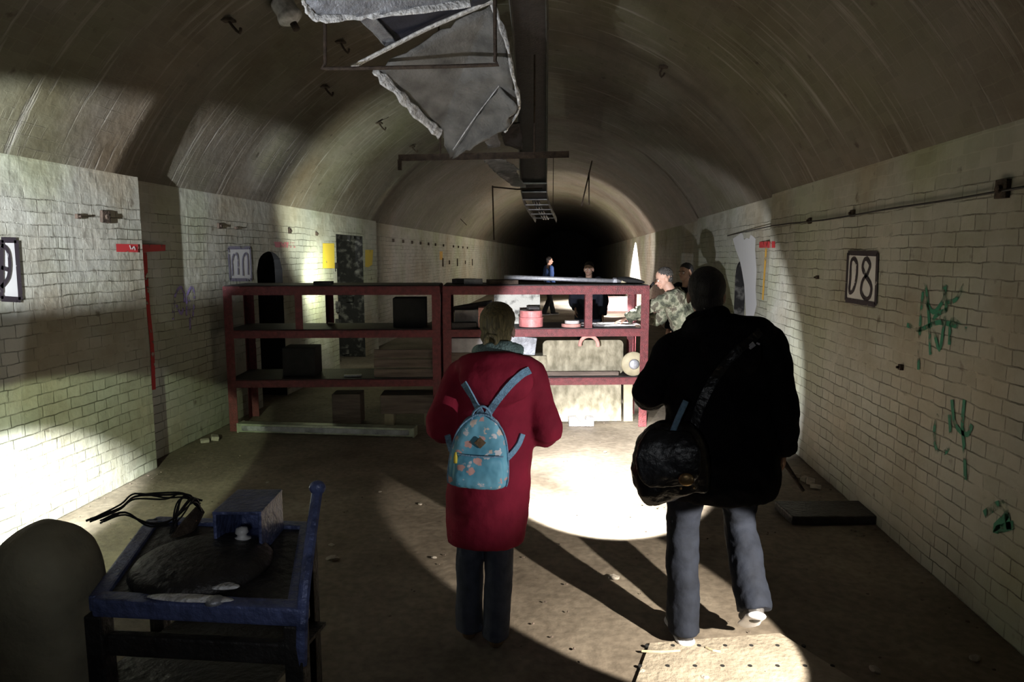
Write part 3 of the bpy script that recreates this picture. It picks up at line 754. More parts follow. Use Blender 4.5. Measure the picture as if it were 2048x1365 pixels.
bm = nb(); tube(bm, [A(650, 15, 4.7) + Vector((0, 0, .75)), A(650, 60, 4.7), A(650, 128, 4.7), A(656, 137, 4.7), A(800, 135, 4.7), A(980, 130, 4.7), A(990, 122, 4.7), A(990, 60, 4.7), A(990, 0, 4.7) + Vector((0, 0, .75))], .013, 8, (0, 1, 0), 2)
tag(obj('rod_hanger', bm, M_rust, smooth=True), 'square bent iron rod hanger in front of the torn duct', 'hanger')

# cable tray running away under the crown of the vault
ct = thing('cable_tray', 'long dark cable tray under the crown of the vault with rungs showing far off', 'cable tray')
T0 = [A(1056, -30, 4.3), A(1062, 120, 6.3), A(1066, 290, 10.2), A(1070, 395, 14.6), A(1092, 440, 18.0)]
TW = [.11, .14, .20, .26, .27]
for sgn, nm in ((-1, 'side_rail'), (1, 'side_rail')):
    bm = nb(); tube(bm, [p + Vector((sgn * hw_, 0, 0)) for p, hw_ in zip(T0, TW)], [(.014, .075)] * 5, 4, (1, 0, 0), 6); obj(nm, bm, M_gdrk, ct)
bm = nb(); tube(bm, [p + Vector((0, 0, -.03)) for p in T0[:4]], [(w_, .008) for w_ in TW[:4]], 4, (1, 0, 0), 6, 0, 6.0); obj('floor_plate', bm, M_dark, ct)
for k in range(13, 20):
    t = k / 20 * (len(T0) - 1); i = int(t); p = T0[i].lerp(T0[min(i + 1, 4)], t - i); bm = nb()
    w_ = TW[i] + (TW[min(i + 1, 4)] - TW[i]) * (t - i)
    box(bm, p + Vector((0, 0, -.05)), (w_ * 2, .16, .015)); obj('rung', bm, M_galv, ct)
bm = nb()
for dx, r in ((-.07, .025), (-.01, .03), (.05, .025)): tube(bm, [p + Vector((dx, 0, .02)) for p in T0], r, 8, (1, 0, 0), 6)
obj('cable_bundle', bm, M_wire, ct)
for k in (0, 1, 2, 3):
    p = T0[k].lerp(T0[k + 1], .5); bm = nb()
    cyl(bm, p + Vector((TW[k] + .02, 0, 0)), (p.x + TW[k] + .02, p.y, 4.05), .008, 8); obj('hanger_rod', bm, M_rust, ct)
# thin loose rods
for (pts, lab) in [([A(985, 372, 9.0), A(988, 480, 9.0)], 'thin rod hanging straight down below the torn strips'), ([A(985, 374, 9.0), A(1035, 379, 9.0), A(1084, 377, 9.0)], 'thin horizontal rod crossing under the cable tray'),
                   ([A(1184, 322, 9.0), A(1163, 412, 9.0)], 'slanting hanger rod right of the cable tray'), ([A(1178, 345, 9.2), A(1178, 410, 9.2)], 'short upright hanger rod right of the cable tray'),
                   ([A(921, 438, 13.5), A(930, 450, 13.5)], 'short dark peg sticking out of the distant vault')]:
    if 'peg' in lab: q_, n_ = onvault(921, 438); pts = [q_, q_ + n_ * .12 + Vector((.10, 0, -.12))]
    bm = nb(); tube(bm, pts, .010, 6, (0, 1, 0), 1); tag(obj('loose_rod', bm, M_rust), lab, 'rod')
# porcelain lamp on the vault
p, n = onvault(562, 2)
lf = thing('ceiling_lamp', 'white porcelain lamp holder on the vault at the top left', 'lamp', p, n.to_track_quat('Z', 'Y').to_euler())
bm = nb(); lathe(bm, [(.085, 0), (.09, .02), (.085, .10), (.095, .12), (.095, .15), (.05, .18), (0.02, .19)], 28); obj('porcelain_body', bm, M_porc, lf, True)
bm = nb(); cyl(bm, (0, 0, .18), (0, 0, .24), .028, 14); obj('socket', bm, M_rust, lf, True)


# ------------------------------------------------------------------ the rack
RZ = math.atan2(0.57, 4.27)
RO = Vector((-3.48, 6.56, 0)); RU = Vector((math.cos(RZ), math.sin(RZ), 0)); RV = Vector((-math.sin(RZ), math.cos(RZ), 0))
def rk(u, v, z): return RO + RU * u + RV * v + Vector((0, 0, z))
DEP = 0.66


def angle_post(bm, u, v, z0, z1, su, sv, wd=0.07):
    t = .008
    box(bm, (u + su * wd / 2, v, (z0 + z1) / 2), (wd, t, z1 - z0)); box(bm, (u, v + sv * wd / 2, (z0 + z1) / 2), (t, wd, z1 - z0))


def rack(u0, wdt, label, shorts):
    t = thing('steel_rack', label, 'rack', rk(u0, 0, 0), (0, 0, RZ), 'red iron racks standing across the tunnel')
    for (u, su) in ((0, 1), (wdt, -1)):
        for (v, sv) in ((0, 1), (DEP, -1)):
            bm = nb(); angle_post(bm, u, v, 0.0, 1.47, su, sv, .082); obj('post', bm, M_redi, t)
    for z, h in ((1.44, .085), (1.0, .075), (.49, .07)):
        bm = nb()
        for v in (0.0, DEP):
            box(bm, (wdt / 2, v + (-.006 if v == 0 else .006), z), (wdt, .009, h)); box(bm, (wdt / 2, v + (.028 if v == 0 else -.028), z + h / 2), (wdt, .06, .008))
        obj('long_rail', bm, M_redi, t)
        for u in (.01, wdt - .01):
            bm = nb(); box(bm, (u, DEP / 2, z), (.009, DEP, h)); obj('end_rail', bm, M_redi, t)
        bm = nb(); box(bm, (wdt / 2, DEP / 2, z + h / 2 + .009), (wdt - .02, DEP - .02, .006)); obj('shelf_plate', bm, M_dark, t)
    for (u, v, sv) in shorts:
        bm = nb(); angle_post(bm, u, v, 1.05, 1.42, 1, sv, .07); obj('short_post', bm, M_redi, t)
    return t


rack(0.0, 2.16, 'left red iron rack in shadow, mostly empty, against the left wall', [(.71, -.012, 1), (.88, DEP, -1)])
rack(2.19, 2.12, 'right red iron rack full of boards and scrap, lit by the torches', [(1.46, -.012, 1)])
Z3, Z2, Z1 = 1.4975, 1.0535, 0.541      # top faces of the shelf plates


def item(name, label, cat, m, u, v, z, s, rz=0, bev=.006, tilt=0, group=None, holder=None, ry=0):
    bm = nb(); box(bm, (0, 0, s[2] / 2), s, 0, bev=bev); o = obj(name, bm, m)
    o.location = rk(u, v, z); o.rotation_euler = (tilt, ry, RZ + rz); tag(o, label, cat, group); return o


# on the top shelf
pp = thing('metal_pipe', 'long pale zinc pipe with a coupling lying on the right rack', 'pipe')
a = rk(2.82, .12, Z3 + .075); b = rk(4.05, .18, Z3 + .028)
bm = nb(); cyl(bm, a, b, .022, 16); obj('tube', bm, M_pipe, pp, True)
bm = nb(); cyl(bm, a.lerp(b, .93), a.lerp(b, .96), .032, 6); obj('coupling', bm, M_pipe, pp)
bm = nb(); cyl(bm, b, b + (b - a).normalized() * .05, .027, 14); obj('end_cap', bm, M_tan, pp, True)
it = item('steel_offcut', 'flat rusty steel plate under the high end of the pipe', 'steel plate', M_rust, 2.80, .2, Z3, (.30, .3, .045), .1)
item('switch_box', 'small grey switch box on the right rack beside the pipe end', 'box', M_galv, 2.50, .15, Z3, (.19, .14, .055), .05)
item('metal_tray', 'low dark metal tray under the grey switch box', 'tray', M_dark, 2.40, .35, Z3, (.22, .2, .05), -.2)
item('battery_pack', 'small black battery pack on top of the left rack in front of the glow', 'battery', M_dark, .97, .12, Z3, (.19, .10, .035), .03)
bm = nb(); tube(bm, [(-.16, 0, .03), (-.05, .02, .04), (.08, 0, .03), (.18, -.02, .014)], [(.05, .02), (.08, .035), (.07, .03), (.03, .012)], 12, (0, 1, 0), 4)
o = remesh(obj('dark_rag', bm, M_black, smooth=True), .01, 3); o.location = rk(4.12, .2, Z3); tag(o, 'crumpled dark rag draped at the right end of the rack top', 'rag')
# middle shelf
item('dark_crate', 'black crate standing in shadow on the left rack', 'crate', M_black, 1.83, .3, Z2, (.34, .3, .30), .03)
it = item('slanted_plank', 'dark slanted plank leaning high at the left of the right rack', 'plank', M_dark, 2.50, .35, Z2 + .17, (.42, .2, .06), 0, ry=-.17)
item('stained_board', 'stained white box beside the slanted plank', 'box', M_white, 2.44, .30, Z2 + .0, (.28, .2, .17), 0, ry=0)
item('dark_casting', 'dark iron casting in front of the stained white box', 'casting', M_dark, 2.40, .08, Z2, (.26, .12, .055), .1)
bm = nb(); box(bm, (0, 0, .06), (.26, .22, .12), bev=.005); box(bm, (0, 0, .165), (.26, .22, .085), bev=.005)
o = obj('pale_brick_stack', bm, M_pinkb); o.location = rk(2.68, .14, Z2); o.rotation_euler = (0, 0, RZ); tag(o, 'pink brick block standing behind the head of the woman', 'block')
o = item('speckled_slab', 'large speckled grey stone slab standing on the right rack', 'slab', M_speck, 2.97, .42, Z2 + .0, (.50, .04, .42), 0, tilt=-.15)
item('dark_block', 'small dark block right of the speckled slab', 'block', M_dark, 3.13, .25, Z2, (.12, .12, .20), .1)
bm = nb(); lathe(bm, [(.10, 0), (.125, .004), (.125, .085), (.13, .09), (.13, .10), (.12, .105), (.115, .16), (.118, .17), (.06, .172), (.055, .14), (.0, .14)], 36)
o = obj('round_tin', bm, M_pink, smooth=False); o.location = rk(3.10, .06 + .08, Z2); tag(o, 'round pink painted tin with a lid on the right rack', 'tin')
for k, (r, z, lab, m) in enumerate(((.10, 0, 'larger pale pink ring lying under the small one on the right rack', M_pinkb), (.075, .034, 'small pale ring on top of the larger pink ring', M_white))):
    bm = nb(); lathe(bm, [(r * .5, 0), (r, 0), (r * 1.02, .015), (r, .032), (r * .5, .032), (r * .5, 0)], 30); o = obj('metal_ring', bm, m); o.location = rk(3.52 + .01 * k, .12, Z2 + z); tag(o, lab, 'ring', 'pale rings stacked beside the post')
item('paper_sheet', 'stack of white papers lit up under the outstretched hand', 'papers', M_white, 4.02, .26, Z2, (.34, .26, .015), .15, bev=.002)
item('paper_sheet', 'thin pale card sheet lying left of the lit papers', 'card', M_card, 3.78, .3, Z2, (.28, .3, .006), -.3, bev=.002)
# lower shelf
item('white_block', 'long whitish block lying on boards at the left of the lower shelf', 'block', M_card, 2.45, .2, Z1 + .25, (.36, .25, .15), 0)
item('wooden_box', 'grey wooden box under the whitish block', 'box', M_woodd, 2.43, .22, Z1, (.38, .3, .25), 0)
o = item('slate_slab', 'dark grey slab tilted beside the plywood panel', 'slab', M_galv, 2.98, .28, Z1 + .21, (.34, .12, .19), 0, ry=.12)
item('plywood_block', 'pale plywood box under the tilted slab', 'box', M_ply, 3.05, .26, Z1, (.44, .24, .20), 0)


def round_board(w_, h_, t_, r_):
    bm = nb(); vs = []
    for (cx, cz, a0) in ((w_ / 2 - r_, h_ - r_, 0), (-w_ / 2 + r_, h_ - r_, 90), (-w_ / 2 + r_, r_, 180), (w_ / 2 - r_, r_, 270)):
        for k in range(7): a = R(a0 + 15 * k); vs.append(bm.verts.new((cx + r_ * math.cos(a), 0, cz + r_ * math.sin(a))))
    f = bm.faces.new(vs); g = bmesh.ops.extrude_face_region(bm, geom=[f])
    bmesh.ops.translate(bm, verts=[v for v in g['geom'] if isinstance(v, bmesh.types.BMVert)], vec=(0, t_, 0)); return bm


o = obj('plywood_board', round_board(.86, .36, .04, .05), M_ply); o.location = rk(3.66, .16, Z1 + .0); o.rotation_euler = (-.08, 0, RZ); tag(o, 'weathered plywood panel with rounded corners standing on the lower shelf', 'panel')
item('grey_plank', 'dusty plank lying in front of the rounded plywood panel', 'plank', M_woodd, 3.62, .07, Z1, (.8, .05, .045), 0)
bm = nb()
for a0 in range(0, 180, 12):
    a, b2 = R(a0), R(a0 + 12); pass
ring_pts = [(.095 * math.cos(R(a)), 0, .095 * math.sin(R(a))) for a in range(-10, 200, 15)]
tube(bm, ring_pts, [(.012, .02)] * len(ring_pts), 8, (0, 1, 0), 2); o = obj('half_ring', bm, M_pinkb, smooth=True); o.location = rk(3.70, .045, Z1 + .325); o.rotation_euler = (0, 0, RZ); tag(o, 'curved iron half ring resting on top of the plywood panel', 'ring')
vv = thing('valve_flange', 'tan round flange with a bright hub at the right end of the lower shelf', 'flange', rk(4.17, -.02 + .06, Z1 + .125), (R(90), 0, RZ))
bm = nb(); lathe(bm, [(.03, -.02), (.125, -.02), (.13, 0), (.125, .02), (.05, .02)], 36); obj('disc', bm, M_tan, vv, True)
bm = nb(); lathe(bm, [(.0, .02), (.05, .02), (.055, .035), (.045, .045), (.02, .05), (.0, .05)], 24); obj('hub', bm, M_pipe, vv, True)
for k in range(3):
    bm = nb(); box(bm, (0, 0, .045), (.62, .035, .085), bev=.004); o = obj('crate_board', bm, M_woodd); o.location = rk(1.78, .06 + .012 * k, Z1 + .10 * k + (.0 if k == 0 else 0)); o.rotation_euler = (0, 0, RZ)
    tag(o, ['lowest', 'middle', 'topmost'][k] + ' grey board of the three stacked on edge on the left rack', 'board', 'grey boards stacked on the left rack')
item('steel_offcut', 'thin pale steel offcut lying near the boards on the left rack', 'steel plate', M_pipe, 1.24, .12, Z1, (.18, .05, .02), .15)
bm = nb(); box(bm, (0, 0, .15), (.34, .3, .30), bev=.01); o = obj('dark_crate', bm, M_black); o.location = rk(.68, .3, Z1); o.rotation_euler = (0, 0, RZ); tag(o, 'black crate on the lower shelf in front of the arched niche', 'crate')
# on the floor under the rack
for (u, v, s, m, lab) in ((1.14, .35, (.30, .25, .33), M_woodd, 'old box on the floor under the left rack'), (1.82, .25, (.60, .3, .20), M_woodd, 'long wooden crate on the floor under the left rack')):
    z = .0 if u < 1.5 else .14
    item('wooden_crate', lab, 'crate', m, u, v, z, s, 0)
for dv in (-.22, .2):
    item('wood_block', 'short wood block under the ' + ('left' if dv < 0 else 'right') + ' end of the long crate', 'block', M_tan, 1.82 + dv, .25, 0, (.10, .2, .139), 0)
bm = nb(); box(bm, (0, 0, .21), (.86, .03, .42), bev=.004); o = obj('plywood_board', bm, M_ply); o.location = rk(3.66, .22, 0.01); o.rotation_euler = (-.12, 0, RZ); tag(o, 'wide pale plywood panel leaning on the floor under the right rack', 'panel')
bm = nb(); box(bm, (0, 0, .23), (.1, .03, .46), bev=.004); o = obj('narrow_board', bm, M_tan); o.location = rk(4.17, .24, 0); o.rotation_euler = (-.1, 0, RZ); tag(o, 'narrow pale board standing beside the wide floor panel', 'board')
# notched aluminium block
p = pZ(1162, 852, 0); bm = nb()
prof = [(-.13, 0), (.13, 0), (.13, .09), (.055, .09), (.045, .055), (.0, .035), (-.04, .06), (-.05, .09), (-.13, .09)]
f = bm.faces.new([bm.verts.new((x, -.05, z)) for x, z in prof]); g = bmesh.ops.extrude_face_region(bm, geom=[f]); bmesh.ops.translate(bm, verts=[v for v in g['geom'] if isinstance(v, bmesh.types.BMVert)], vec=(0, .12, 0))
o = obj('bearing_block', bm, M_block); o.location = (p.x, p.y + .03, 0); o.rotation_euler = (0, 0, .1); tag(o, 'pale metal bearing block with a rounded notch on the floor in front of the rack', 'bearing block')
# strip lamp fixture on the floor
a = pZ(482, 862, .0); b = pZ(830, 872, .0); d = b - a
sl = thing('strip_lamp_housing', 'pale green strip lamp housing lying on the floor in front of the left rack', 'lamp housing', (a + b) / 2 + Vector((0, 0, .0)), (0, 0, math.atan2(d.y, d.x)))
Ls = d.length
bm = nb(); box(bm, (0, 0, .045), (Ls, .13, .09), bev=.012); obj('housing', bm, M_lampf, sl)
bm = nb(); box(bm, (0, -.068, .045), (Ls * .95, .012, .05), bev=.004); obj('cover', bm, M_galv, sl)
for s in (-1, 1):
    bm = nb(); box(bm, (s * Ls / 2, 0, .045), (.02, .14, .1), bev=.006); obj('end_cap', bm, M_lampf, sl)

# pink carton far behind, white carton
for (px, s, m, lab) in (((1246, 622), (.9, .6, .45), M_pinkb, 'pale carton standing on the floor far behind the rack'),):
    p = pZ(px[0], px[1], 0); bm = nb(); box(bm, (0, 0, s[2] / 2), s, bev=.02); o = obj('carton', bm, m); o.location = (p.x - .2, p.y, 0); tag(o, lab, 'box')


# ------------------------------------------------------------------ machine at the lower left
mc = thing('old_machine_stand', 'blue painted steel machine stand with a lever at the lower left', 'machine stand', (-1.05, 1.86, 0))
def ML(x, y, z): return Vector((x + 1.05, y - 1.86, z))
ZT = .885; SK = -.175                                    # the frame is bent askew: its rear corners sit further left
CN = {(0, 0): (-1.24, 1.60), (1, 0): (-.70, 1.60), (0, 1): (-1.24 + SK, 2.12), (1, 1): (-.70 + SK, 2.12)}


def bar(name, a, b, z, w_, h_, m, z2=None):
    a = ML(a[0], a[1], z); b = ML(b[0], b[1], z if z2 is None else z2); d = b - a; bm = nb()
    box(bm, (a + b) / 2, (d.length, w_, h_), math.atan2(d.y, d.x), bev=.007); return obj(name, bm, m, mc)


bar('front_rail', CN[0, 0], (-.67, 1.60), ZT, .05, .05, M_blue); bar('rear_rail', CN[0, 1], CN[1, 1], ZT, .045, .045, M_blue)
bar('side_rail', CN[0, 0], CN[0, 1], ZT, .045, .045, M_blue); bar('side_rail', CN[1, 0], CN[1, 1], ZT, .045, .045, M_blue)
for q in CN.values():
    bm = nb(); box(bm, ML(q[0], q[1], ZT / 2 - .012), (.05, .05, ZT - .024), bev=.006); obj('leg', bm, M_grey, mc)
bm = nb(); fc = bm.faces.new([bm.verts.new(ML(CN[k][0], CN[k][1], ZT - .02)) for k in ((0, 0), (1, 0), (1, 1), (0, 1))]); g = bmesh.ops.extrude_face_region(bm, geom=[fc]); bmesh.ops.translate(bm, verts=[v for v in g['geom'] if isinstance(v, bmesh.types.BMVert)], vec=(0, 0, .03)); obj('table_plate', bm, M_grey, mc)
bar('cross_brace', (-1.22, 1.61), (-.72, 1.61), .77, .03, .06, M_grey); bar('cross_brace', (-1.40, 2.11), (-.9, 2.11), .60, .03, .05, M_grey)
bm = nb(); box(bm, ML(-1.06, 1.86, .60), (.5, .46, .012), rx=-.12); obj('lower_plate', bm, M_grey, mc)
bm = nb(); lathe(bm, [(.19, 0), (.195, .015), (.18, .035), (.14, .05), (.08, .058), (.0, .06)], 40, Matrix.Translation(ML(-1.06, 1.80, ZT + .008))); obj('domed_cover', bm, M_grey, mc, True)
for (x, y, sx) in ((-.93, 1.665, .05), (-.98, 1.595, .12)):
    bm = nb(); ball(bm, (0, 0, 0), (sx, .02, .006)); o = obj('spilled_lime', bm, M_flake, mc, True); o.location = ML(x, y, ZT + .03); o['label'] = 'whitish splash of lime'
bm = nb(); lathe(bm, [(.0, 0), (.025, 0), (.02, .010), (.0, .014)], 16, Matrix.Translation(ML(-.91, 1.59, ZT + .025))); obj('bolt_head', bm, M_pipe, mc, True)
bm = nb(); P_ = [pY(602, 1330, 1.585), pY(606, 1205, 1.59), pY(620, 1085, 1.70), pY(634, 985, 1.81)]
tube(bm, [p - Vector((-1.05, 1.86, 0)) for p in P_], [(.016, .010)] * 4, 8, (1, 0, 0), 3); obj('lever', bm, M_blue, mc)
bm = nb(); c = pY(635, 976, 1.81) - Vector((-1.05, 1.86, 0)); ball(bm, c, (.024, .018, .021)); obj('lever_knob', bm, M_blue, mc, True)
# switch box with a porcelain insulator
sb = thing('switch_gear_box', 'open fronted blue grey steel box with a porcelain insulator inside on the machine stand', 'electrical box', (-1.005, 1.985, ZT + .012), (0, 0, .10))
W_, D_, H_ = .135, .20, .13
bm = nb(); box(bm, (-W_ / 2, 0, H_ / 2), (.010, D_, H_), bev=.003); box(bm, (W_ / 2, 0, H_ / 2), (.010, D_, H_), bev=.003); box(bm, (0, 0, H_ + .003), (W_ + .012, D_, .010), bev=.003); box(bm, (0, D_ / 2, H_ / 2), (W_, .01, H_)); box(bm, (0, 0, .004), (W_, D_, .008)); obj('casing', bm, M_blue, sb)
bm = nb(); lathe(bm, [(.024, 0), (.026, .014), (.014, .020), (.014, .026), (.026, .032), (.026, .040), (.014, .046), (.014, .052), (.020, .058), (.016, .072), (.0, .076)], 20, Matrix.Translation((.005, -D_ / 2 + .02, .008))); obj('insulator', bm, M_porc, sb, True)
bm = nb(); box(bm, (-.035, -D_ / 2 - .02, .014), (.035, .03, .028), .5, bev=.006); obj('terminal', bm, M_grey, sb)
# rounded housing
hs = thing('motor_housing', 'olive round topped steel housing standing at the lower left corner', 'motor housing', (-1.425, 1.66, 0))
bm = nb(); tube(bm, [(0, 0, 0), (0, 0, .5), (0, 0, .85), (0, 0, .98), (0.005, 0, 1.04), (.01, 0, 1.075)], [(.135, .13), (.135, .13), (.13, .125), (.115, .115), (.08, .085), (.03, .03)], 28, (1, 0, 0), 4, .3, 2.6)
obj('shell', bm, M_olive, hs, True)
bm = nb(); box(bm, (0, 0, .01), (.33, .32, .02), bev=.005); obj('base_flange', bm, M_grey, hs)
# round pot behind the housing, wires
GL = [pY(322, 1130, 1.95), pY(345, 1092, 2.0), pY(375, 1055, 2.06), pY(400, 1020, 2.1)]
gl = obj('cable_gland', tube(nb(), GL, [.020, .024, .026, .018], 14, (1, 0, 0), 4), M_rust, smooth=True); tag(gl, 'curved dark cable gland leaning out behind the machine stand with wires hanging from it', 'cable gland')
wr = thing('loose_wires', 'tangle of thin black wires arching from the cable gland to the round housing', 'wires')
for k in range(9):
    r_ = random.Random(k); j = lambda s: r_.uniform(-s, s)
    a = pY(405 + j(6), 1010 + j(8), 2.08); st = [(400, 1020), (375 + j(10), 995 + j(8)), (330, 990 + j(10) + k * 1.2), (270, 995 + j(8)), (240, 1015 + j(5)), (175 + j(8), 1042 + j(4))]
    if k > 4: st = [(402, 1022), (385 + j(8), 1000 + j(6)), (350 + j(6), 1040 + j(7)), (300, 1050 + j(6)), (250, 1030 + j(6)), (205 + j(8), 1046 + j(4))]
    pts = [pY(x, y, 2.05 - .36 * i / 5) for i, (x, y) in enumerate(st)]
    bm = nb(); tube(bm, [GL[3]] + pts, .0028, 5, (0, 0, 1), 5, 0); obj('wire', bm, M_wire, wr, True)
for k in range(5):
    r_ = random.Random(50 + k); j = lambda s: r_.uniform(-s, s)
    pts = [pY(x + j(5), y + j(4), 2.06 - .01 * i) for i, (x, y) in enumerate([(400, 1005), (365, 995), (350, 1030), (345, 1065), (325, 1110)])]
    bm = nb(); tube(bm, pts, .0028, 5, (0, 0, 1), 5, 0); obj('wire', bm, M_wire, wr, True)

# ------------------------------------------------------------------ the floor: perforated plate, litter, kerb
pl = thing('perforated_floor_plate', 'worn steel floor plate with rows of small holes at the bottom of the picture', 'floor plate')
bm = nb(); q = [pZ(x, y, 0.003) for x, y in ((1300, 1288), (1560, 1268), (1800, 1420), (1240, 1450))]; bm.faces.new([bm.verts.new(v) for v in q]); o = obj('plate', bm, M_plate, pl); s = o.modifiers.new('s', 'SOLIDIFY'); s.thickness = .003; s.offset = -1
bm = nb(); o0 = pZ(1335, 1335, 0); u = (pZ(1555, 1335, 0) - pZ(1335, 1335, 0)) / 4; v = Vector((-u.y, u.x, 0)) * 1.3
for i in range(-1, 7):
    for k in range(-2, 2):
        c = o0 + u * (i + (.5 if k % 2 else 0)) + v * k
        if i > 5 and k > 0: continue
        lathe(bm, [(0.0, .0), (.010, .0), (.010, .0072), (0, .0072)], 8, Matrix.Translation(c))
h = obj('hole', bm, M_black, pl); h['kind'] = 'stuff'
rn = random.Random(11)


def stone(x, y, s, m, name='plaster_chip'):
    bm = nb(); bmesh.ops.create_icosphere(bm, subdivisions=2, radius=1)
    for v in bm.verts: v.co = v.co * (1 + .35 * mnoise.noise(v.co * 1.5 + Vector((x * 3, y * 3, 0))))
    for v in bm.verts: v.co = Vector((v.co.x * s, v.co.y * s * .7, v.co.z * s * .35))
    o = obj(name, bm, m); o.location = (x, y, s * .25); o.rotation_euler = (0, 0, rn.uniform(0, 6)); return o


spots = [((663, 1092), .022, 'chip of plaster on the floor right of the machine stand'), ((665, 1120), .04, 'flat yellowish chip lying below the smaller one beside the machine stand'), ((840, 1010), .02, 'small chip on the floor left of the crimson coat'), ((1228, 1158), .035, 'white chip lying between the two walkers'),
         ((868, 1117), .018, 'chip by the crack left of the jeans'), ((760, 985), .015, 'tiny chip in the middle of the dark floor'), ((535, 966), .016, 'tiny chip on the floor behind the switch box'), ((1410, 1358), .02, 'curled chip on the perforated plate'),
         ((1285, 1345), .016, 'small chip near the bottom edge'), ((1750, 1343), .03, 'pale chip in the dark at the lower right'), ((1950, 1320), .03, 'faint chip at the far lower right'), ((1020, 890), .02, 'chip lying in the bright pool by the rack'), ((1210, 905), .018, 'chip on the floor before the bearing block')]
for (px, s, lab) in spots:
    p = pZ(px[0], px[1], 0); tag(stone(p.x, p.y, s, M_stone), lab, 'debris', 'plaster chips on the floor')
bm = nb()
for k in range(420):
    x = rn.uniform(-3.3, 1.9); y = rn.uniform(2.4, 8.5); s = rn.uniform(.003, .010)
    bmesh.ops.create_icosphere(bm, subdivisions=1, radius=1, matrix=Matrix.Translation((x, y, s * .3)) @ Matrix.Rotation(rn.uniform(0, 3), 4, 'Z') @ Matrix.Diagonal((s, s * .7, s * .5, 1)))
for k in range(60):
    s = rn.uniform(.004, .012); x = rn.choice((-3.47 + rn.random() * .12, 2.02 - rn.random() * .2)); y = rn.uniform(2.5, 7.2)
    bmesh.ops.create_icosphere(bm, subdivisions=1, radius=1, matrix=Matrix.Translation((x, y, s * .3)) @ Matrix.Diagonal((s, s * .7, s * .6, 1)))
tag(obj('grit', bm, M_woodd), 'fine grit and crumbs scattered over the floor', 'grit', kind='stuff')
# sticks at the man's foot
for (a, b, lab) in (((1283, 1303), (1360, 1302), 'thin pale stick lying left of the planted shoe'), ((1412, 1296), (1440, 1304), 'short pale stick right of the planted shoe')):
    bm = nb(); tube(bm, [pZ(*a, .008), pZ((a[0] + b[0]) / 2, (a[1] + b[1]) / 2 + 2, .01), pZ(*b, .008)], .006, 7, (0, 0, 1), 2); tag(obj('stick', bm, M_tan), lab, 'stick')
# scrap near the right wall
bm = nb()
for (x, y, s) in ((1610, 962, .05), (1640, 968, .06), (1592, 955, .05), (1660, 978, .05), (410, 885, .05), (430, 880, .07)):
    p = pZ(x, y, 0); box(bm, (min(p.x, 1.9), p.y, s * .3), (s * 1.6, s, s * .6), rn.uniform(0, 3), .2, bev=.008)
tag(obj('brick_fragments', bm, M_stone), 'broken brick fragments along the foot of the walls', 'rubble', kind='stuff')
bm = nb(); box(bm, (0, 0, .03), (.62, .3, .06), bev=.01); o = obj('concrete_slab', bm, M_grey); p = pZ(1665, 1045, 0); o.location = (p.x, p.y + .1, 0); o.rotation_euler = (0, 0, .1); tag(o, 'low dark concrete slab on the floor by the right wall', 'slab')

# ------------------------------------------------------------------ people
def rot_about(v, axis, ang): return Matrix.Rotation(ang, 3, Vector(axis).normalized()) @ Vector(v)


def add_hand(bm, wrist, d, n, curl=0.5, s=1.0, thumb=1, spread=0.0):
    """palm, four unequal bent fingers and a thumb leaving the side of the palm; d points along the hand, n out of the palm"""
    d = Vector(d).normalized(); n = Vector(n); n = (n - d * n.dot(d)).normalized(); sd = d.cross(n) * thumb
    wr_ = Vector(wrist)
    tube(bm, [wr_ - d * .02 * s, wr_ + d * .02 * s, wr_ + d * .055 * s, wr_ + d * .09 * s], [(.025 * s, .017 * s), (.032 * s, .016 * s), (.040 * s, .015 * s), (.038 * s, .012 * s)], 14, sd, 3)
    for i, (off, L) in enumerate(((.029, .070), (.010, .080), (-.010, .075), (-.028, .058))):
        p = wr_ + d * .085 * s + sd * off * s; dd = Vector(d) + sd * off * spread; pts = [tuple(p - d * .02 * s)]; q = p
        for k, fr in enumerate((.45, .30, .25)):
            dd = rot_about(dd, sd, (1 if thumb > 0 else -1) * curl * (.55 + .25 * k) * (1 if True else 1)).normalized() if k or curl else dd.normalized()
            # bend towards the palm normal
            if dd.dot(n) < 0 and curl > 0: dd = dd - n * 2 * dd.dot(n)
            pts.append(tuple(q)); q = q + dd * L * fr * s
        pts.append(tuple(q)); tube(bm, pts, [.0095 * s, .0092 * s, .0086 * s, .0082 * s, .0068 * s], 8, tuple(sd), 2, .8)
    t0 = wr_ + d * .025 * s + sd * .022 * s; t1 = t0 + (d * .5 + sd * .65 + n * .25).normalized() * .035 * s; t2 = t1 + (d * .85 + sd * .25 + n * .35).normalized() * .032 * s; t3 = t2 + (d * .9 + n * .4).normalized() * .024 * s
    tube(bm, [t0, t1, t2, t3], [.013 * s, .0115 * s, .0095 * s, .0075 * s], 8, tuple(n), 2, .8)


def head_matrix(J): return Matrix.Translation(J['head']) @ Matrix.Rotation(J.get('turn', 0), 4, 'Z') @ Matrix.Rotation(J.get('nod', 0), 4, 'X')


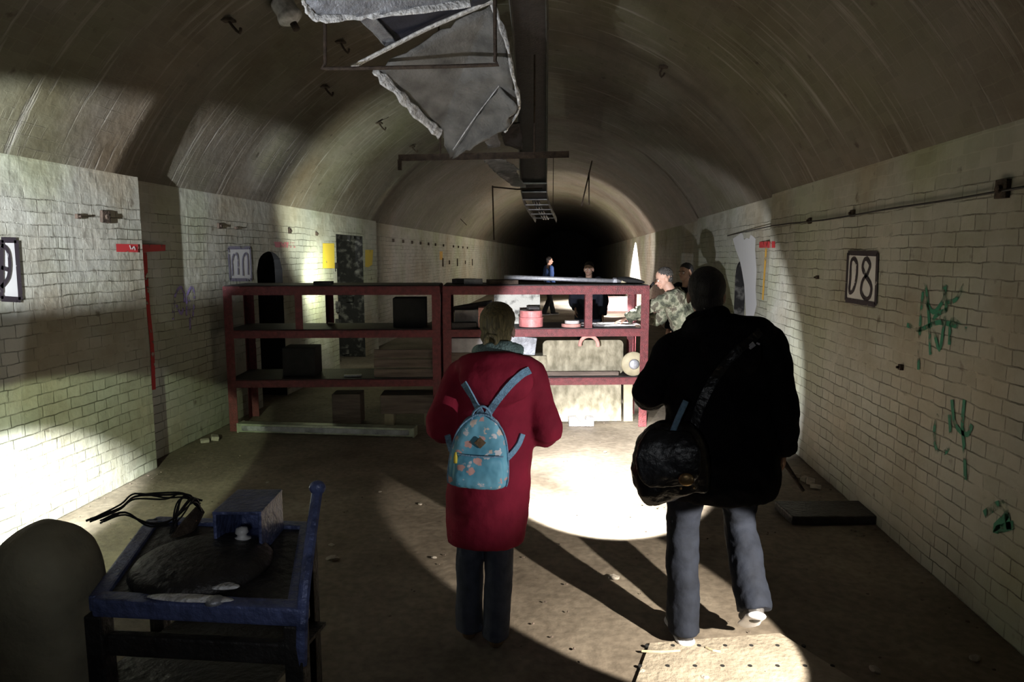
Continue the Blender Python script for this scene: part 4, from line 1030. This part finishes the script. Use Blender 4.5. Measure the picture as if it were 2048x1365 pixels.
def add_head(bm, J, s):
    """skull, jaw, brow, nose, lips and ears; the face looks along +Y of the head frame"""
    M = head_matrix(J)
    def P(x, y, z): return M @ Vector((x * s, y * s, z * s))
    R3 = M.to_3x3()
    ball(bm, P(0, -.008, .035), (.074 * s, .094 * s, .085 * s), R3); ball(bm, P(0, .022, -.025), (.060 * s, .068 * s, .072 * s), R3)
    ball(bm, P(0, .052, -.072), (.034 * s, .032 * s, .026 * s), R3); ball(bm, P(0, .070, .022), (.048 * s, .018 * s, .014 * s), R3)
    for k in (-1, 1):
        ball(bm, P(k * .036, .064, -.016), (.021 * s, .016 * s, .019 * s), R3)
        ball(bm, P(k * .076, -.004, -.006), (.010 * s, .020 * s, .031 * s), R3)
    tube(bm, [P(0, .082, .022), P(0, .095, .0), P(0, .108, -.020), P(0, .090, -.030)], [(.008 * s, .008 * s), (.009 * s, .010 * s), (.014 * s, .011 * s), (.009 * s, .006 * s)], 8, tuple(R3 @ Vector((1, 0, 0))), 3)
    ball(bm, P(0, .083, -.044), (.023 * s, .009 * s, .006 * s), R3); ball(bm, P(0, .081, -.055), (.020 * s, .010 * s, .007 * s), R3)


def face_bits(J, s, root, brow):
    M = head_matrix(J)
    for k in (-1, 1):
        bm = nb(); ball(bm, M @ Vector((k * .030 * s, .075 * s, .002 * s)), (.0115 * s,) * 3, seg=12)
        ball(bm, M @ Vector((k * .030 * s, .0855 * s, .002 * s)), (.0045 * s, .002 * s, .0045 * s), M.to_3x3(), 8); obj('eye', bm, M_eye, root, True)
        bm = nb(); tube(bm, [M @ Vector((k * x * s, y * s, z * s)) for x, y, z in ((.012, .090, .019), (.030, .088, .024), (.046, .074, .019))], .0035 * s, 6, (0, 0, 1), 2); obj('eyebrow', bm, brow, root, True)
    bm = nb(); tube(bm, [M @ Vector((x * s, y * s, -.0495 * s)) for x, y in ((-.022, .084), (0, .0935), (.022, .084))], [(.002 * s, .004 * s), (.003 * s, .006 * s), (.002 * s, .004 * s)], 6, (0, 1, 0), 3); obj('lips', bm, M_lip, root, True)


def joints(H=1.75, **kw):
    h = H / 1.75
    J = dict(pelvis=(0, 0, .95), chest=(0, 0, 1.28), neck=(0, .0, 1.47), head=(0, .02, 1.625),
             shoL=(-.18, 0, 1.42), shoR=(.18, 0, 1.42), elbL=(-.24, -.02, 1.13), elbR=(.24, -.02, 1.13), wriL=(-.24, .08, .89), wriR=(.24, .08, .89),
             hipL=(-.09, 0, .92), hipR=(.09, 0, .92), kneL=(-.10, .02, .50), kneR=(.10, .02, .50), ankL=(-.10, 0, .08), ankR=(.10, 0, .08),
             hdL=(0, .1, -1), hdR=(0, .1, -1), hnL=(1, 0, 0), hnR=(-1, 0, 0), curlL=.5, curlR=.5, toeL=(0, 1, 0), toeR=(0, 1, 0), turn=0, nod=0)
    J.update(kw)
    for k, v in J.items():
        if isinstance(v, tuple) and k[:2] not in ('hd', 'hn') and k[:3] != 'toe': J[k] = Vector(v) * h
        elif isinstance(v, tuple): J[k] = Vector(v)
    J['s'] = h; return J


def body_mesh(J, name, m, root, vox=.0055, female=False):
    s = J['s']; bm = nb(); g = lambda *a: tuple((x * s, y * s) for x, y in a)
    sh = .88 if female else 1.0
    tube(bm, [J['pelvis'] - Vector((0, 0, .07 * s)), J['pelvis'] + Vector((0, 0, .06 * s)), J['pelvis'].lerp(J['chest'], .5), J['chest'], J['neck'] - Vector((0, 0, .06 * s))],
         g((.15, .11), (.15, .11), (.13 * sh, .10), (.16 * sh, .115), (.11 * sh, .08)), 20, (1, 0, 0), 4)
    tube(bm, [J['neck'] - Vector((0, 0, .06 * s)), J['neck'], J['head'] - Vector((0, .01, .04))], g((.075, .065), (.055, .057), (.052, .055)), 16)
    for k in 'LR':
        tube(bm, [J['hip' + k], J['hip' + k].lerp(J['kne' + k], .5), J['kne' + k], J['kne' + k].lerp(J['ank' + k], .4), J['ank' + k]], g((.085, .09), (.075, .078), (.052, .055), (.050, .056), (.035, .038)), 14)
        an = J['ank' + k]; t = J['toe' + k].normalized()
        tube(bm, [an - t * .035 * s - Vector((0, 0, .025 * s)), an + t * .05 * s - Vector((0, 0, .03 * s)), an + t * .14 * s - Vector((0, 0, .055 * s)) * (1 if t.z > -.4 else .5)], g((.034, .035), (.036, .032), (.038, .018)), 12)
        tube(bm, [J['chest'].lerp(J['sho' + k], .55) + Vector((0, 0, .05 * s)), J['sho' + k], J['sho' + k].lerp(J['elb' + k], .45), J['elb' + k], J['elb' + k].lerp(J['wri' + k], .35), J['wri' + k]], g((.06, .06), (.056, .056), (.047, .047), (.038, .038), (.037, .037), (.024, .021)), 14)
        add_hand(bm, J['wri' + k], J['hd' + k], J['hn' + k], J['curl' + k], s, 1 if k == 'L' else -1)
    add_head(bm, J, s)
    o = obj(name, bm, m, root, True); remesh(o, vox, 3); return o


def trousers(J, m, root, r=1.0, name='trousers', flare=1.0, vox=.009, folds=.022, off=None):
    s = J['s']; bm = nb(); g = lambda *a: tuple((x * s * r, y * s * r) for x, y in a)
    tube(bm, [J['pelvis'] + Vector((0, 0, .07 * s)), J['pelvis'], J['pelvis'] - Vector((0, 0, .08 * s))], g((.155, .12), (.165, .125), (.16, .12)), 20, (1, 0, 0), 3)
    for k in 'LR':
        h, kn, an = J['hip' + k], J['kne' + k], J['ank' + k]; sh = (kn - an).normalized()
        tube(bm, [h, h.lerp(kn, .5), kn, kn.lerp(an, .5), an + sh * .03 * s - Vector((0, 0, .0)), an - sh * .045 * s], g((.105, .11), (.092, .098), (.074, .078), (.070 * flare, .075 * flare), (.070 * flare, .078 * flare), (.072 * flare, .086 * flare)), 18, (1, 0, 0), 4, .05)
    o = obj(name, bm, m, root, True); remesh(o, vox, 4, folds * s, .10); return o


def shoes(J, m, root, sole=None, size=1.0):
    s = J['s'] * size
    for k in 'LR':
        an = J['ank' + k]; t = J['toe' + k].normalized(); side = t.cross(Vector((0, 0, 1))).normalized(); up = side.cross(t)
        h = an - up * .045 * s
        bm = nb(); tube(bm, [h - t * .05 * s, h - t * .01 * s, h + t * .06 * s, h + t * .14 * s, h + t * .185 * s], [(.036 * s, .044 * s), (.042 * s, .054 * s), (.044 * s, .042 * s), (.046 * s, .028 * s), (.030 * s, .018 * s)], 16, tuple(side), 4)
        tube(bm, [an - up * .03 * s, an + up * .02 * s], (.045 * s), 14, tuple(side), 2, .1)
        o = obj('shoe', bm, m, root, True); remesh(o, .006, 2)
        if sole:
            bm = nb(); b = h - up * .030 * s
            tube(bm, [b - t * .066 * s, b - t * .04 * s, b + t * .06 * s, b + t * .15 * s, b + t * .20 * s], [(.022 * s, .014 * s), (.044 * s, .017 * s), (.043 * s, .013 * s), (.049 * s, .013 * s), (.026 * s, .011 * s)], 16, tuple(side), 4, .3)
            obj('sole', bm, sole, o, True)


def coat(J, m, root, hem=.5, secs=None, arm=1.0, cuffs=.0, vox=.011, folds=.03, fscale=.11, name='coat', collar=True, extra=None):
    """coat body lofted through secs [(z, rx, ry, cx, cy)], sleeves along the arms"""
    s = J['s']; bm = nb()
    tube(bm, [(c[3], c[4], c[0]) for c in secs], [(c[1], c[2]) for c in secs], 28, (1, 0, 0), 4, -.35)
    for k in 'LR':
        a, b, c = J['sho' + k], J['elb' + k], J['wri' + k]
        tube(bm, [J['chest'].lerp(a, .6) + Vector((0, 0, .04 * s)), a, a.lerp(b, .5), b, b.lerp(c, .5), c + (c - b).normalized() * cuffs],
             [(x * arm * s,) * 2 for x in (.085, .080, .075, .072, .066, .056)], 18, (0, 1, 0), 4, .1)
    if extra: extra(bm)
    o = obj(name, bm, m, root, True); remesh(o, vox, 5, folds, fscale); return o


def hair_cap(J, m, root, name='hair', low=-.02, thick=.010, extra=None, vox=.006):
    s = J['s']; M = head_matrix(J); bm = nb(); R3 = M.to_3x3()
    ball(bm, M @ Vector((0, -.014 * s, .043 * s)), ((.074 + thick) * s, (.092 + thick) * s, (.084 + thick) * s), R3, 24)
    ball(bm, M @ Vector((0, -.040 * s, low * s)), ((.062 + thick) * s, (.052 + thick) * s, .055 * s), R3, 20)
    # hairline: cut the face side away
    cut = [v for v in bm.verts if (M.inverted() @ v.co).y > (.052 + max(0, ((M.inverted() @ v.co).z - .05 * s)) * 1.2) * (s) - (0 if (M.inverted() @ v.co).z > .03 * s else .04)]
    bmesh.ops.delete(bm, geom=cut, context='VERTS')
    bmesh.ops.holes_fill(bm, edges=bm.edges, sides=0)
    if extra: extra(bm, M, s)
    o = obj(name, bm, m, root, True); remesh(o, vox, 3, .006, .02); return o


def torch_body(name, label, loc, aim, parent=None, L=.13, r=.013):
    loc = Vector(loc); d = (Vector(aim) - loc).normalized()
    t = thing(name, label, 'torch', loc, d.to_track_quat('Z', 'Y').to_euler())
    bm = nb(); lathe(bm, [(0, -L), (r, -L), (r, -.045), (r * 1.25, -.035), (r * 1.6, -.012), (r * 1.6, -.004), (r * 1.3, -.006), (0, -.006)], 20); obj('barrel', bm, M_torch, t, True)
    return t


from mathutils.bvhtree import BVHTree


def hug(surface, px, off, m, parent, wid=.016, name='shoulder_strap'):
    """a strap lying on a garment: its points are dropped onto the cloth"""
    bpy.context.view_layer.update(); dg = bpy.context.evaluated_depsgraph_get(); ev = surface.evaluated_get(dg)
    bv = BVHTree.FromObject(surface, dg); W = surface.matrix_world; Wi = W.inverted(); pts = []; nr = []
    o_ = Wi @ CAM
    P_ = catmull([tuple(q) for q in px], 4)
    for x, y in P_:
        d = (Wi.to_3x3() @ ray(x, y)).normalized(); h = bv.ray_cast(o_, d)
        if h[0] is None: continue
        pts.append(W @ (h[0] + h[1] * off)); nr.append(W.to_3x3() @ h[1])
    bm = nb(); L_ = []
    Pi = parent.matrix_world.inverted()
    for i, p in enumerate(pts):
        t = (pts[min(i + 1, len(pts) - 1)] - pts[max(i - 1, 0)]).normalized(); n = sum(nr[max(0, i - 2):i + 3], Vector()).normalized(); sd = t.cross(n).normalized()
        L_.append([bm.verts.new(Pi @ (p + sd * a * wid + n * b)) for a, b in ((-1, .003), (1, .003), (1, -.004), (-1, -.004))])
    for a, b in zip(L_[:-1], L_[1:]):
        for k in range(4): bm.faces.new((a[k], a[(k + 1) % 4], b[(k + 1) % 4], b[k]))
    bm.faces.new(L_[0]); bm.faces.new(L_[-1][::-1])
    return obj(name, bm, m, parent)


# --- woman in the crimson coat -------------------------------------------------
wj = joints(1.60, pelvis=(-.035, 0, .90), neck=(.0, .0, 1.45), head=(.012, .01, 1.605), shoL=(-.160, 0, 1.385), shoR=(.160, 0, 1.385), elbL=(-.270, -.03, 1.13), elbR=(.245, -.03, 1.11),
            wriL=(-.10, .24, 1.08), wriR=(.12, .24, 1.06), hdL=(.3, .9, 0), hdR=(-.3, .9, 0), hnL=(.5, 0, -.3), hnR=(-.5, 0, -.3), curlL=.9, curlR=.9,
            kneL=(-.135, .03, .50), kneR=(.015, -.02, .50), ankL=(-.145, .05, .085), ankR=(-.005, -.03, .085), hipL=(-.115, 0, .9), hipR=(.035, 0, .9), turn=R(-18))
wo = thing('person', 'woman in a crimson hooded coat seen from behind, dark blond hair in a bun', 'person', (-.335, 3.0, .0), (0, 0, R(6)))
body_mesh(wj, 'body', M_skin, wo, female=True); face_bits(wj, wj['s'], wo, M_blond)
trousers(wj, M_jeanw, wo, 1.0, 'jeans', 1.0, .008, .014); shoes(wj, M_brshoe, wo)


def wcoat(bm):
    tube(bm, [(-.01, -.125, 1.17), (-.005, -.155, 1.21), (0, -.150, 1.28), (0, -.085, 1.345)], [(.07, .025), (.135, .05), (.165, .075), (.13, .07)], 22, (1, 0, 0), 4)   # hood lying on the shoulders
    tube(bm, [(-.145, .02, 1.28), (-.12, -.10, 1.33), (0, -.150, 1.35), (.12, -.10, 1.33), (.15, .02, 1.28)], .045, 14, (0, 0, 1), 4)


wcoat_o = coat(wj, M_redc, wo, secs=[(.49, .180, .14, -.050, 0), (.56, .188, .15, -.048, 0), (.72, .192, .155, -.035, 0), (.90, .185, .15, -.02, 0), (1.08, .188, .14, -.01, -.005), (1.22, .185, .135, 0, -.005), (1.31, .150, .11, 0, 0), (1.36, .10, .08, 0, 0)],
     arm=1.12, cuffs=.02, folds=.020, fscale=.13, extra=wcoat)
bm = nb(); tube(bm, [(-.08, -.01, 1.365), (-.05, -.085, 1.39), (.05, -.085, 1.395), (.095, -.01, 1.375), (.07, .07, 1.35), (0, .09, 1.34), (-.07, .06, 1.35), (-.08, -.01, 1.365)], [(.035, .028)] * 8, 12, (0, 0, 1), 4)
remesh(obj('scarf', bm, M_scarf, wo, True), .007, 2, .02, .05)


def bun(bm, M, s):
    ball(bm, M @ Vector((-.020 * s, -.112 * s, -.045 * s)), (.024 * s, .024 * s, .034 * s), M.to_3x3(), 16)
    ball(bm, M @ Vector((.022 * s, -.110 * s, -.045 * s)), (.022 * s, .024 * s, .032 * s), M.to_3x3(), 16)
    ball(bm, M @ Vector((0, -.075 * s, -.01 * s)), (.05 * s, .035 * s, .04 * s), M.to_3x3(), 16)
    tube(bm, [M @ Vector(p) * 1 for p in ((-.03, -.118, -.03), (.0, -.128, -.008), (.03, -.118, -.03), (.0, -.118, -.085), (-.03, -.118, -.03))], .010, 8, (0, 1, 0), 4)


hair_cap(wj, M_blond, wo, low=-.03, thick=.014, extra=bun)
# --- her backpack ---------------------------------------------------------------
bpk = thing('backpack', 'small teal floral backpack on the back of the woman in crimson', 'backpack', (-.395, 2.80, .82), (R(6), R(4), R(6)))


def bag_outline(w, h, z0=0):
    return [(-w * .92, z0), (-w, z0 + .03), (-w * .98, z0 + h * .45), (-w * .82, z0 + h * .74), (-w * .5, z0 + h * .93), (0, z0 + h)]


bm = nb()
zs = [0, .012, .04, .12, .20, .25, .285, .31, .325]; ws = [.10, .122, .128, .124, .112, .096, .074, .045, .02]; ds = [.035, .052, .058, .056, .050, .042, .034, .024, .012]
tube(bm, [(0, -.0, z) for z in zs], list(zip(ws, ds)), 28, (1, 0, 0), 2, .15, 3.2); remesh(obj('bag_body', bm, M_floral, bpk, True), .006, 3, .012, .07)
bm = nb(); tube(bm, [(0, -.045, z) for z in (.01, .03, .10, .145, .158)], [(.085, .018), (.105, .03), (.106, .032), (.095, .026), (.07, .012)], 24, (1, 0, 0), 3, .15, 3.0); remesh(obj('front_pocket', bm, M_floral, bpk, True), .005, 2, .008, .05)
bm = nb(); tube(bm, [(x, -.058 - .018 * (1 - (x / .11) ** 2), .163) for x in (-.10, -.05, 0, .05, .10)], .0035, 6, (0, 0, 1), 3); obj('pocket_zip', bm, M_strap, bpk, True)
bm = nb(); pts = [(-w_ * 1.0, -.02, z) for w_, z in zip(ws[1:], zs[1:])]; pts += [(-x, y, z) for x, y, z in pts[::-1]]; tube(bm, pts, .0045, 6, (0, 1, 0), 2); obj('side_zip', bm, M_strap, bpk, True)
bm = nb(); tube(bm, [(-.042, -.012, .29), (-.034, -.015, .335), (0, -.015, .362), (.034, -.015, .335), (.042, -.012, .29)], [(.009, .005)] * 5, 8, (0, 1, 0), 5); obj('top_handle', bm, M_strap, bpk, True)
hug(wcoat_o, [(966, 836), (952, 806), (938, 782), (928, 766)], .004, M_strap, bpk)
hug(wcoat_o, [(972, 836), (990, 806), (1018, 772), (1042, 750), (1058, 742)], .004, M_strap, bpk)
hug(wcoat_o, [(1010, 920), (1024, 905), (1036, 888), (1044, 868)], .006, M_strap, bpk, .013)
hug(wcoat_o, [(905, 905), (898, 885), (894, 870)], .006, M_strap, bpk, .013)
bm = nb(); box(bm, (.0, -.054, .215), (.036, .006, .036), ry=.7, bev=.002); obj('leather_patch', bm, M_brshoe, bpk)
bm = nb(); tube(bm, [(-.098, -.062, .17), (-.097, -.068, .15), (-.096, -.068, .125)], [(.004, .003), (.008, .004), (.007, .004)], 8, (1, 0, 0), 2); ob = obj('yellow_keyring', bm, P_yel, bpk, True)

# --- man in the black coat -------------------------------------------------------
mj = joints(1.75, pelvis=(0, .0, .94), chest=(0, .01, 1.27), neck=(-.04, .02, 1.46), head=(-.065, .035, 1.615), shoL=(-.19, .0, 1.38), shoR=(.20, .0, 1.41), elbL=(-.31, .04, 1.17), elbR=(.275, .0, 1.13),
            wriL=(-.24, .26, 1.12), wriR=(.315, .07, .92), hdL=(.1, .9, .05), hdR=(.10, .2, -1), hnL=(.6, 0, -.5), hnR=(-1, .2, 0), curlL=1.0, curlR=.9,
            hipL=(-.12, 0, .9), hipR=(.10, 0, .9), kneL=(-.135, .04, .50), kneR=(.14, .10, .54), ankL=(-.125, -.02, .085), ankR=(.165, -.10, .25), toeL=(-.15, 1, -.02), toeR=(.05, .8, -.65), turn=R(-4))
MO = Vector((.665, 3.10, 0)); mo = thing('person', 'man in a black padded coat and blue grey trousers walking away, right heel lifted', 'person', MO, (0, 0, 0))
body_mesh(mj, 'body', M_skind, mo); face_bits(mj, 1.0, mo, M_hairb)
trousers(mj, M_jean, mo, 1.0, 'trousers', 1.08, .009, .022); shoes(mj, M_shoe, mo, M_sole)


def mcoat(bm):
    tube(bm, [(-.15, -.02, 1.455), (-.09, -.10, 1.49), (0, -.12, 1.495), (.11, -.11, 1.48), (.18, -.06, 1.47), (.17, .02, 1.46)], [(.05, .045), (.055, .06), (.055, .06), (.06, .06), (.05, .045), (.04, .035)], 14, (0, 0, 1), 4)   # hood rolled round the neck
    tube(bm, [(0, -.13, 1.30), (.02, -.135, 1.38), (.02, -.10, 1.46)], [(.09, .03), (.13, .05), (.12, .06)], 16, (1, 0, 0), 3)
    tube(bm, [(-.09, .0, 1.45), (0, -.02, 1.54), ], [(.10, .085), (.075, .075)], 16, (1, 0, 0), 3)


mcoat_o = coat(mj, M_bcoat, mo, secs=[(.70, .24, .155, .035, -.01), (.78, .258, .17, .03, -.01), (.95, .25, .17, .01, 0), (1.12, .235, .16, 0, 0), (1.28, .235, .15, 0, 0), (1.39, .20, .125, 0, 0), (1.46, .12, .10, 0, 0)],
     arm=1.10, cuffs=.03, folds=.030, fscale=.12, extra=mcoat)
hair_cap(mj, M_hairb, mo, low=-.022, thick=.009)
sbg = thing('shoulder_bag', 'shiny black leather bag with brass clasp on the left hip of the man in black', 'bag', MO + Vector((-.215, -.20, .755)), (0, R(-8), R(-12)))
bm = nb(); tube(bm, [(0, 0, 0), (-.005, 0, .03), (0, 0, .14), (.02, 0, .26), (.03, 0, .33)], [(.10, .04), (.15, .075), (.165, .085), (.14, .07), (.07, .03)], 26, (1, 0, 0), 4, .2, 2.8); remesh(obj('bag_body', bm, M_leath, sbg, True), .008, 3, .03, .08)
bm = nb(); tube(bm, [(.0, -.085, .08), (.0, -.098, .14), (.01, -.09, .24), (.02, -.05, .31)], [(.09, .010), (.13, .014), (.13, .014), (.09, .012)], 20, (1, 0, 0), 4, .1, 3); remesh(obj('flap', bm, M_leath, sbg, True), .006, 2, .012, .06)
bm = nb(); ball(bm, (.07, -.115, .115), (.032, .012, .028)); obj('brass_clasp', bm, M_brass, sbg, True)
for x in (.045, .098):
    bm = nb(); ball(bm, (x, -.12, .082), (.006, .006, .006), seg=10); obj('rivet', bm, M_brass, sbg, True)
hug(mcoat_o, [(1385, 870), (1402, 810), (1430, 755), (1462, 715), (1498, 682), (1520, 662)], .004, M_leath, sbg, .02, 'strap')
bm = nb(); tube(bm, [(.02, -.04, .28), (.06, -.06, .36), (.10, -.045, .43)], [(.013, .003)] * 3, 8, (1, 0, -.5), 4, .1); obj('side_strap', bm, M_strap, sbg, True)
for q, s_ in (((1472, 705), .030), ((1503, 692), .030), ((1490, 722), .02)):
    p = pY(q[0], q[1], 2.93); bm = nb(); box(bm, (0, 0, 0), (s_, .006, s_ * .7), ry=-.7, bev=.002); box(bm, (s_ * .9, .001, s_ * .3), (s_ * .5, .005, s_ * .25), ry=.4, bev=.001)
    o = obj('strap_buckle', bm, M_reflex, mo); o.location = p - MO; o['label'] = 'shiny buckle on the black coat'
# stick in his right hand, torch in the left
hp = MO + mj['wriR'] + Vector((.012, .02, -.075))
stt = obj('walking_stick', tube(nb(), [hp + Vector((-.02, .03, .05)), hp, hp + Vector((.045, -.02, -.07)), hp + Vector((.085, -.035, -.13))], [.011, .012, .010, .008], 10, (1, 0, 0), 4), M_rust, smooth=True)
tag(stt, 'short dark rod held in the right hand of the man in black', 'rod')
torch_body('hand_torch', 'small black torch in the left hand of the man in black', MO + mj['wriL'] + Vector((.01, .17, .0)), (0.22, 5.05, 0))

torch_body('hand_torch', 'small torch held in front of the woman in crimson', WOMAN_TORCH - Vector((0, .02, 0)), (0.95, 8.9, 0.25))
# --- the guide in camouflage, behind the right end of the rack --------------------
gj = joints(1.74, pelvis=(0, 0, .93), chest=(-.0, .13, 1.24), neck=(.0, .20, 1.42), head=(0, .27, 1.555), shoL=(-.17, .16, 1.37), shoR=(.17, .16, 1.37), elbL=(-.16, .43, 1.27), elbR=(.22, .30, 1.09), wriL=(-.10, .66, 1.13), wriR=(.14, .52, 1.15),
            hdL=(0, .95, -.28), hdR=(-.2, 1, 0), hnL=(0, -.3, -1), hnR=(-1, 0, 0), curlL=.25, curlR=1.0, nod=R(-18), turn=R(8))
gd = thing('person', 'man in a camouflage jacket leaning over the end of the rack, arm stretched out', 'person', (1.25, 7.42, 0), (0, 0, R(88)))
body_mesh(gj, 'body', M_skin, gd); face_bits(gj, .99, gd, M_hairg); trousers(gj, M_navy, gd); shoes(gj, M_shoe, gd)
coat(gj, M_camo, gd, secs=[(.82, .19, .14, 0, -.01), (.98, .195, .145, 0, .01), (1.12, .20, .15, 0, .06), (1.25, .20, .14, 0, .12), (1.36, .17, .12, 0, .16), (1.43, .09, .09, 0, .19)], arm=1.02, folds=.05, fscale=.07, name='jacket')
hair_cap(gj, M_hairg, gd, low=-.01, thick=.0)
torch_body('hand_torch', 'bright torch in the hand of the man in camouflage', (0.78, 7.28, 1.42), (0.50, 7.55, 1.02))
# --- bystander whose head shows behind the guide ----------------------------------
bj = joints(1.70, turn=R(10))
by = thing('person', 'bystander whose ruddy face shows between the camouflage man and the man in black', 'person', (pY(1374, 545, 8.6).x, 8.6, 0), (0, 0, R(120)))
body_mesh(bj, 'body', M_skind, by); face_bits(bj, .97, by, M_hairb); trousers(bj, M_navy, by); shoes(bj, M_shoe, by)
coat(bj, M_bcoat, by, secs=[(.75, .19, .14, 0, 0), (.95, .19, .14, 0, 0), (1.15, .19, .14, 0, 0), (1.30, .19, .13, 0, 0), (1.41, .09, .08, 0, 0)], name='jacket')
hair_cap(bj, M_hairb, by, low=-.02, thick=.006)
# --- dark figure beyond the rack ---------------------------------------------------
p = pY(1178, 528, 10.9)
dj = joints(1.69, elbL=(-.25, .02, 1.12), elbR=(.25, .02, 1.12), wriR=(.20, .18, 1.0), turn=R(-12))
df = thing('person', 'man in a dark jacket facing the camera from beyond the rack', 'person', (p.x, 10.9, 0), (0, 0, R(176)))
body_mesh(dj, 'body', M_skin, df); face_bits(dj, .96, df, M_hairb); trousers(dj, M_navy, df); shoes(dj, M_shoe, df)
coat(dj, M_navy, df, secs=[(.72, .22, .15, 0, 0), (.95, .215, .15, 0, 0), (1.12, .21, .15, 0, 0), (1.28, .21, .14, 0, 0), (1.40, .10, .09, 0, 0)], name='jacket', arm=1.1)
hair_cap(dj, M_hairb, df, low=-.02, thick=.006)
# --- far walker --------------------------------------------------------------------
p = pY(1097, 628, 20.5)
fj = joints(1.74, kneL=(-.1, .10, .50), ankL=(-.1, .20, .085), kneR=(.1, -.02, .5), ankR=(.1, -.2, .10), turn=R(-25))
fr = thing('person', 'distant person in a blue jacket seen in profile deep in the tunnel', 'person', (p.x, 20.5, 0), (0, 0, R(-62)))
body_mesh(fj, 'body', M_skin, fr, .008); face_bits(fj, .99, fr, M_hairb); trousers(fj, M_black, fr); shoes(fj, M_shoe, fr, M_sole)
coat(fj, M_bluej, fr, secs=[(.85, .17, .12, 0, 0), (1.0, .17, .12, 0, 0), (1.15, .17, .12, 0, 0), (1.30, .18, .12, 0, 0), (1.42, .08, .08, 0, 0)], name='jacket', arm=.9)
hair_cap(fj, M_hairb, fr, low=-.02, thick=.006)
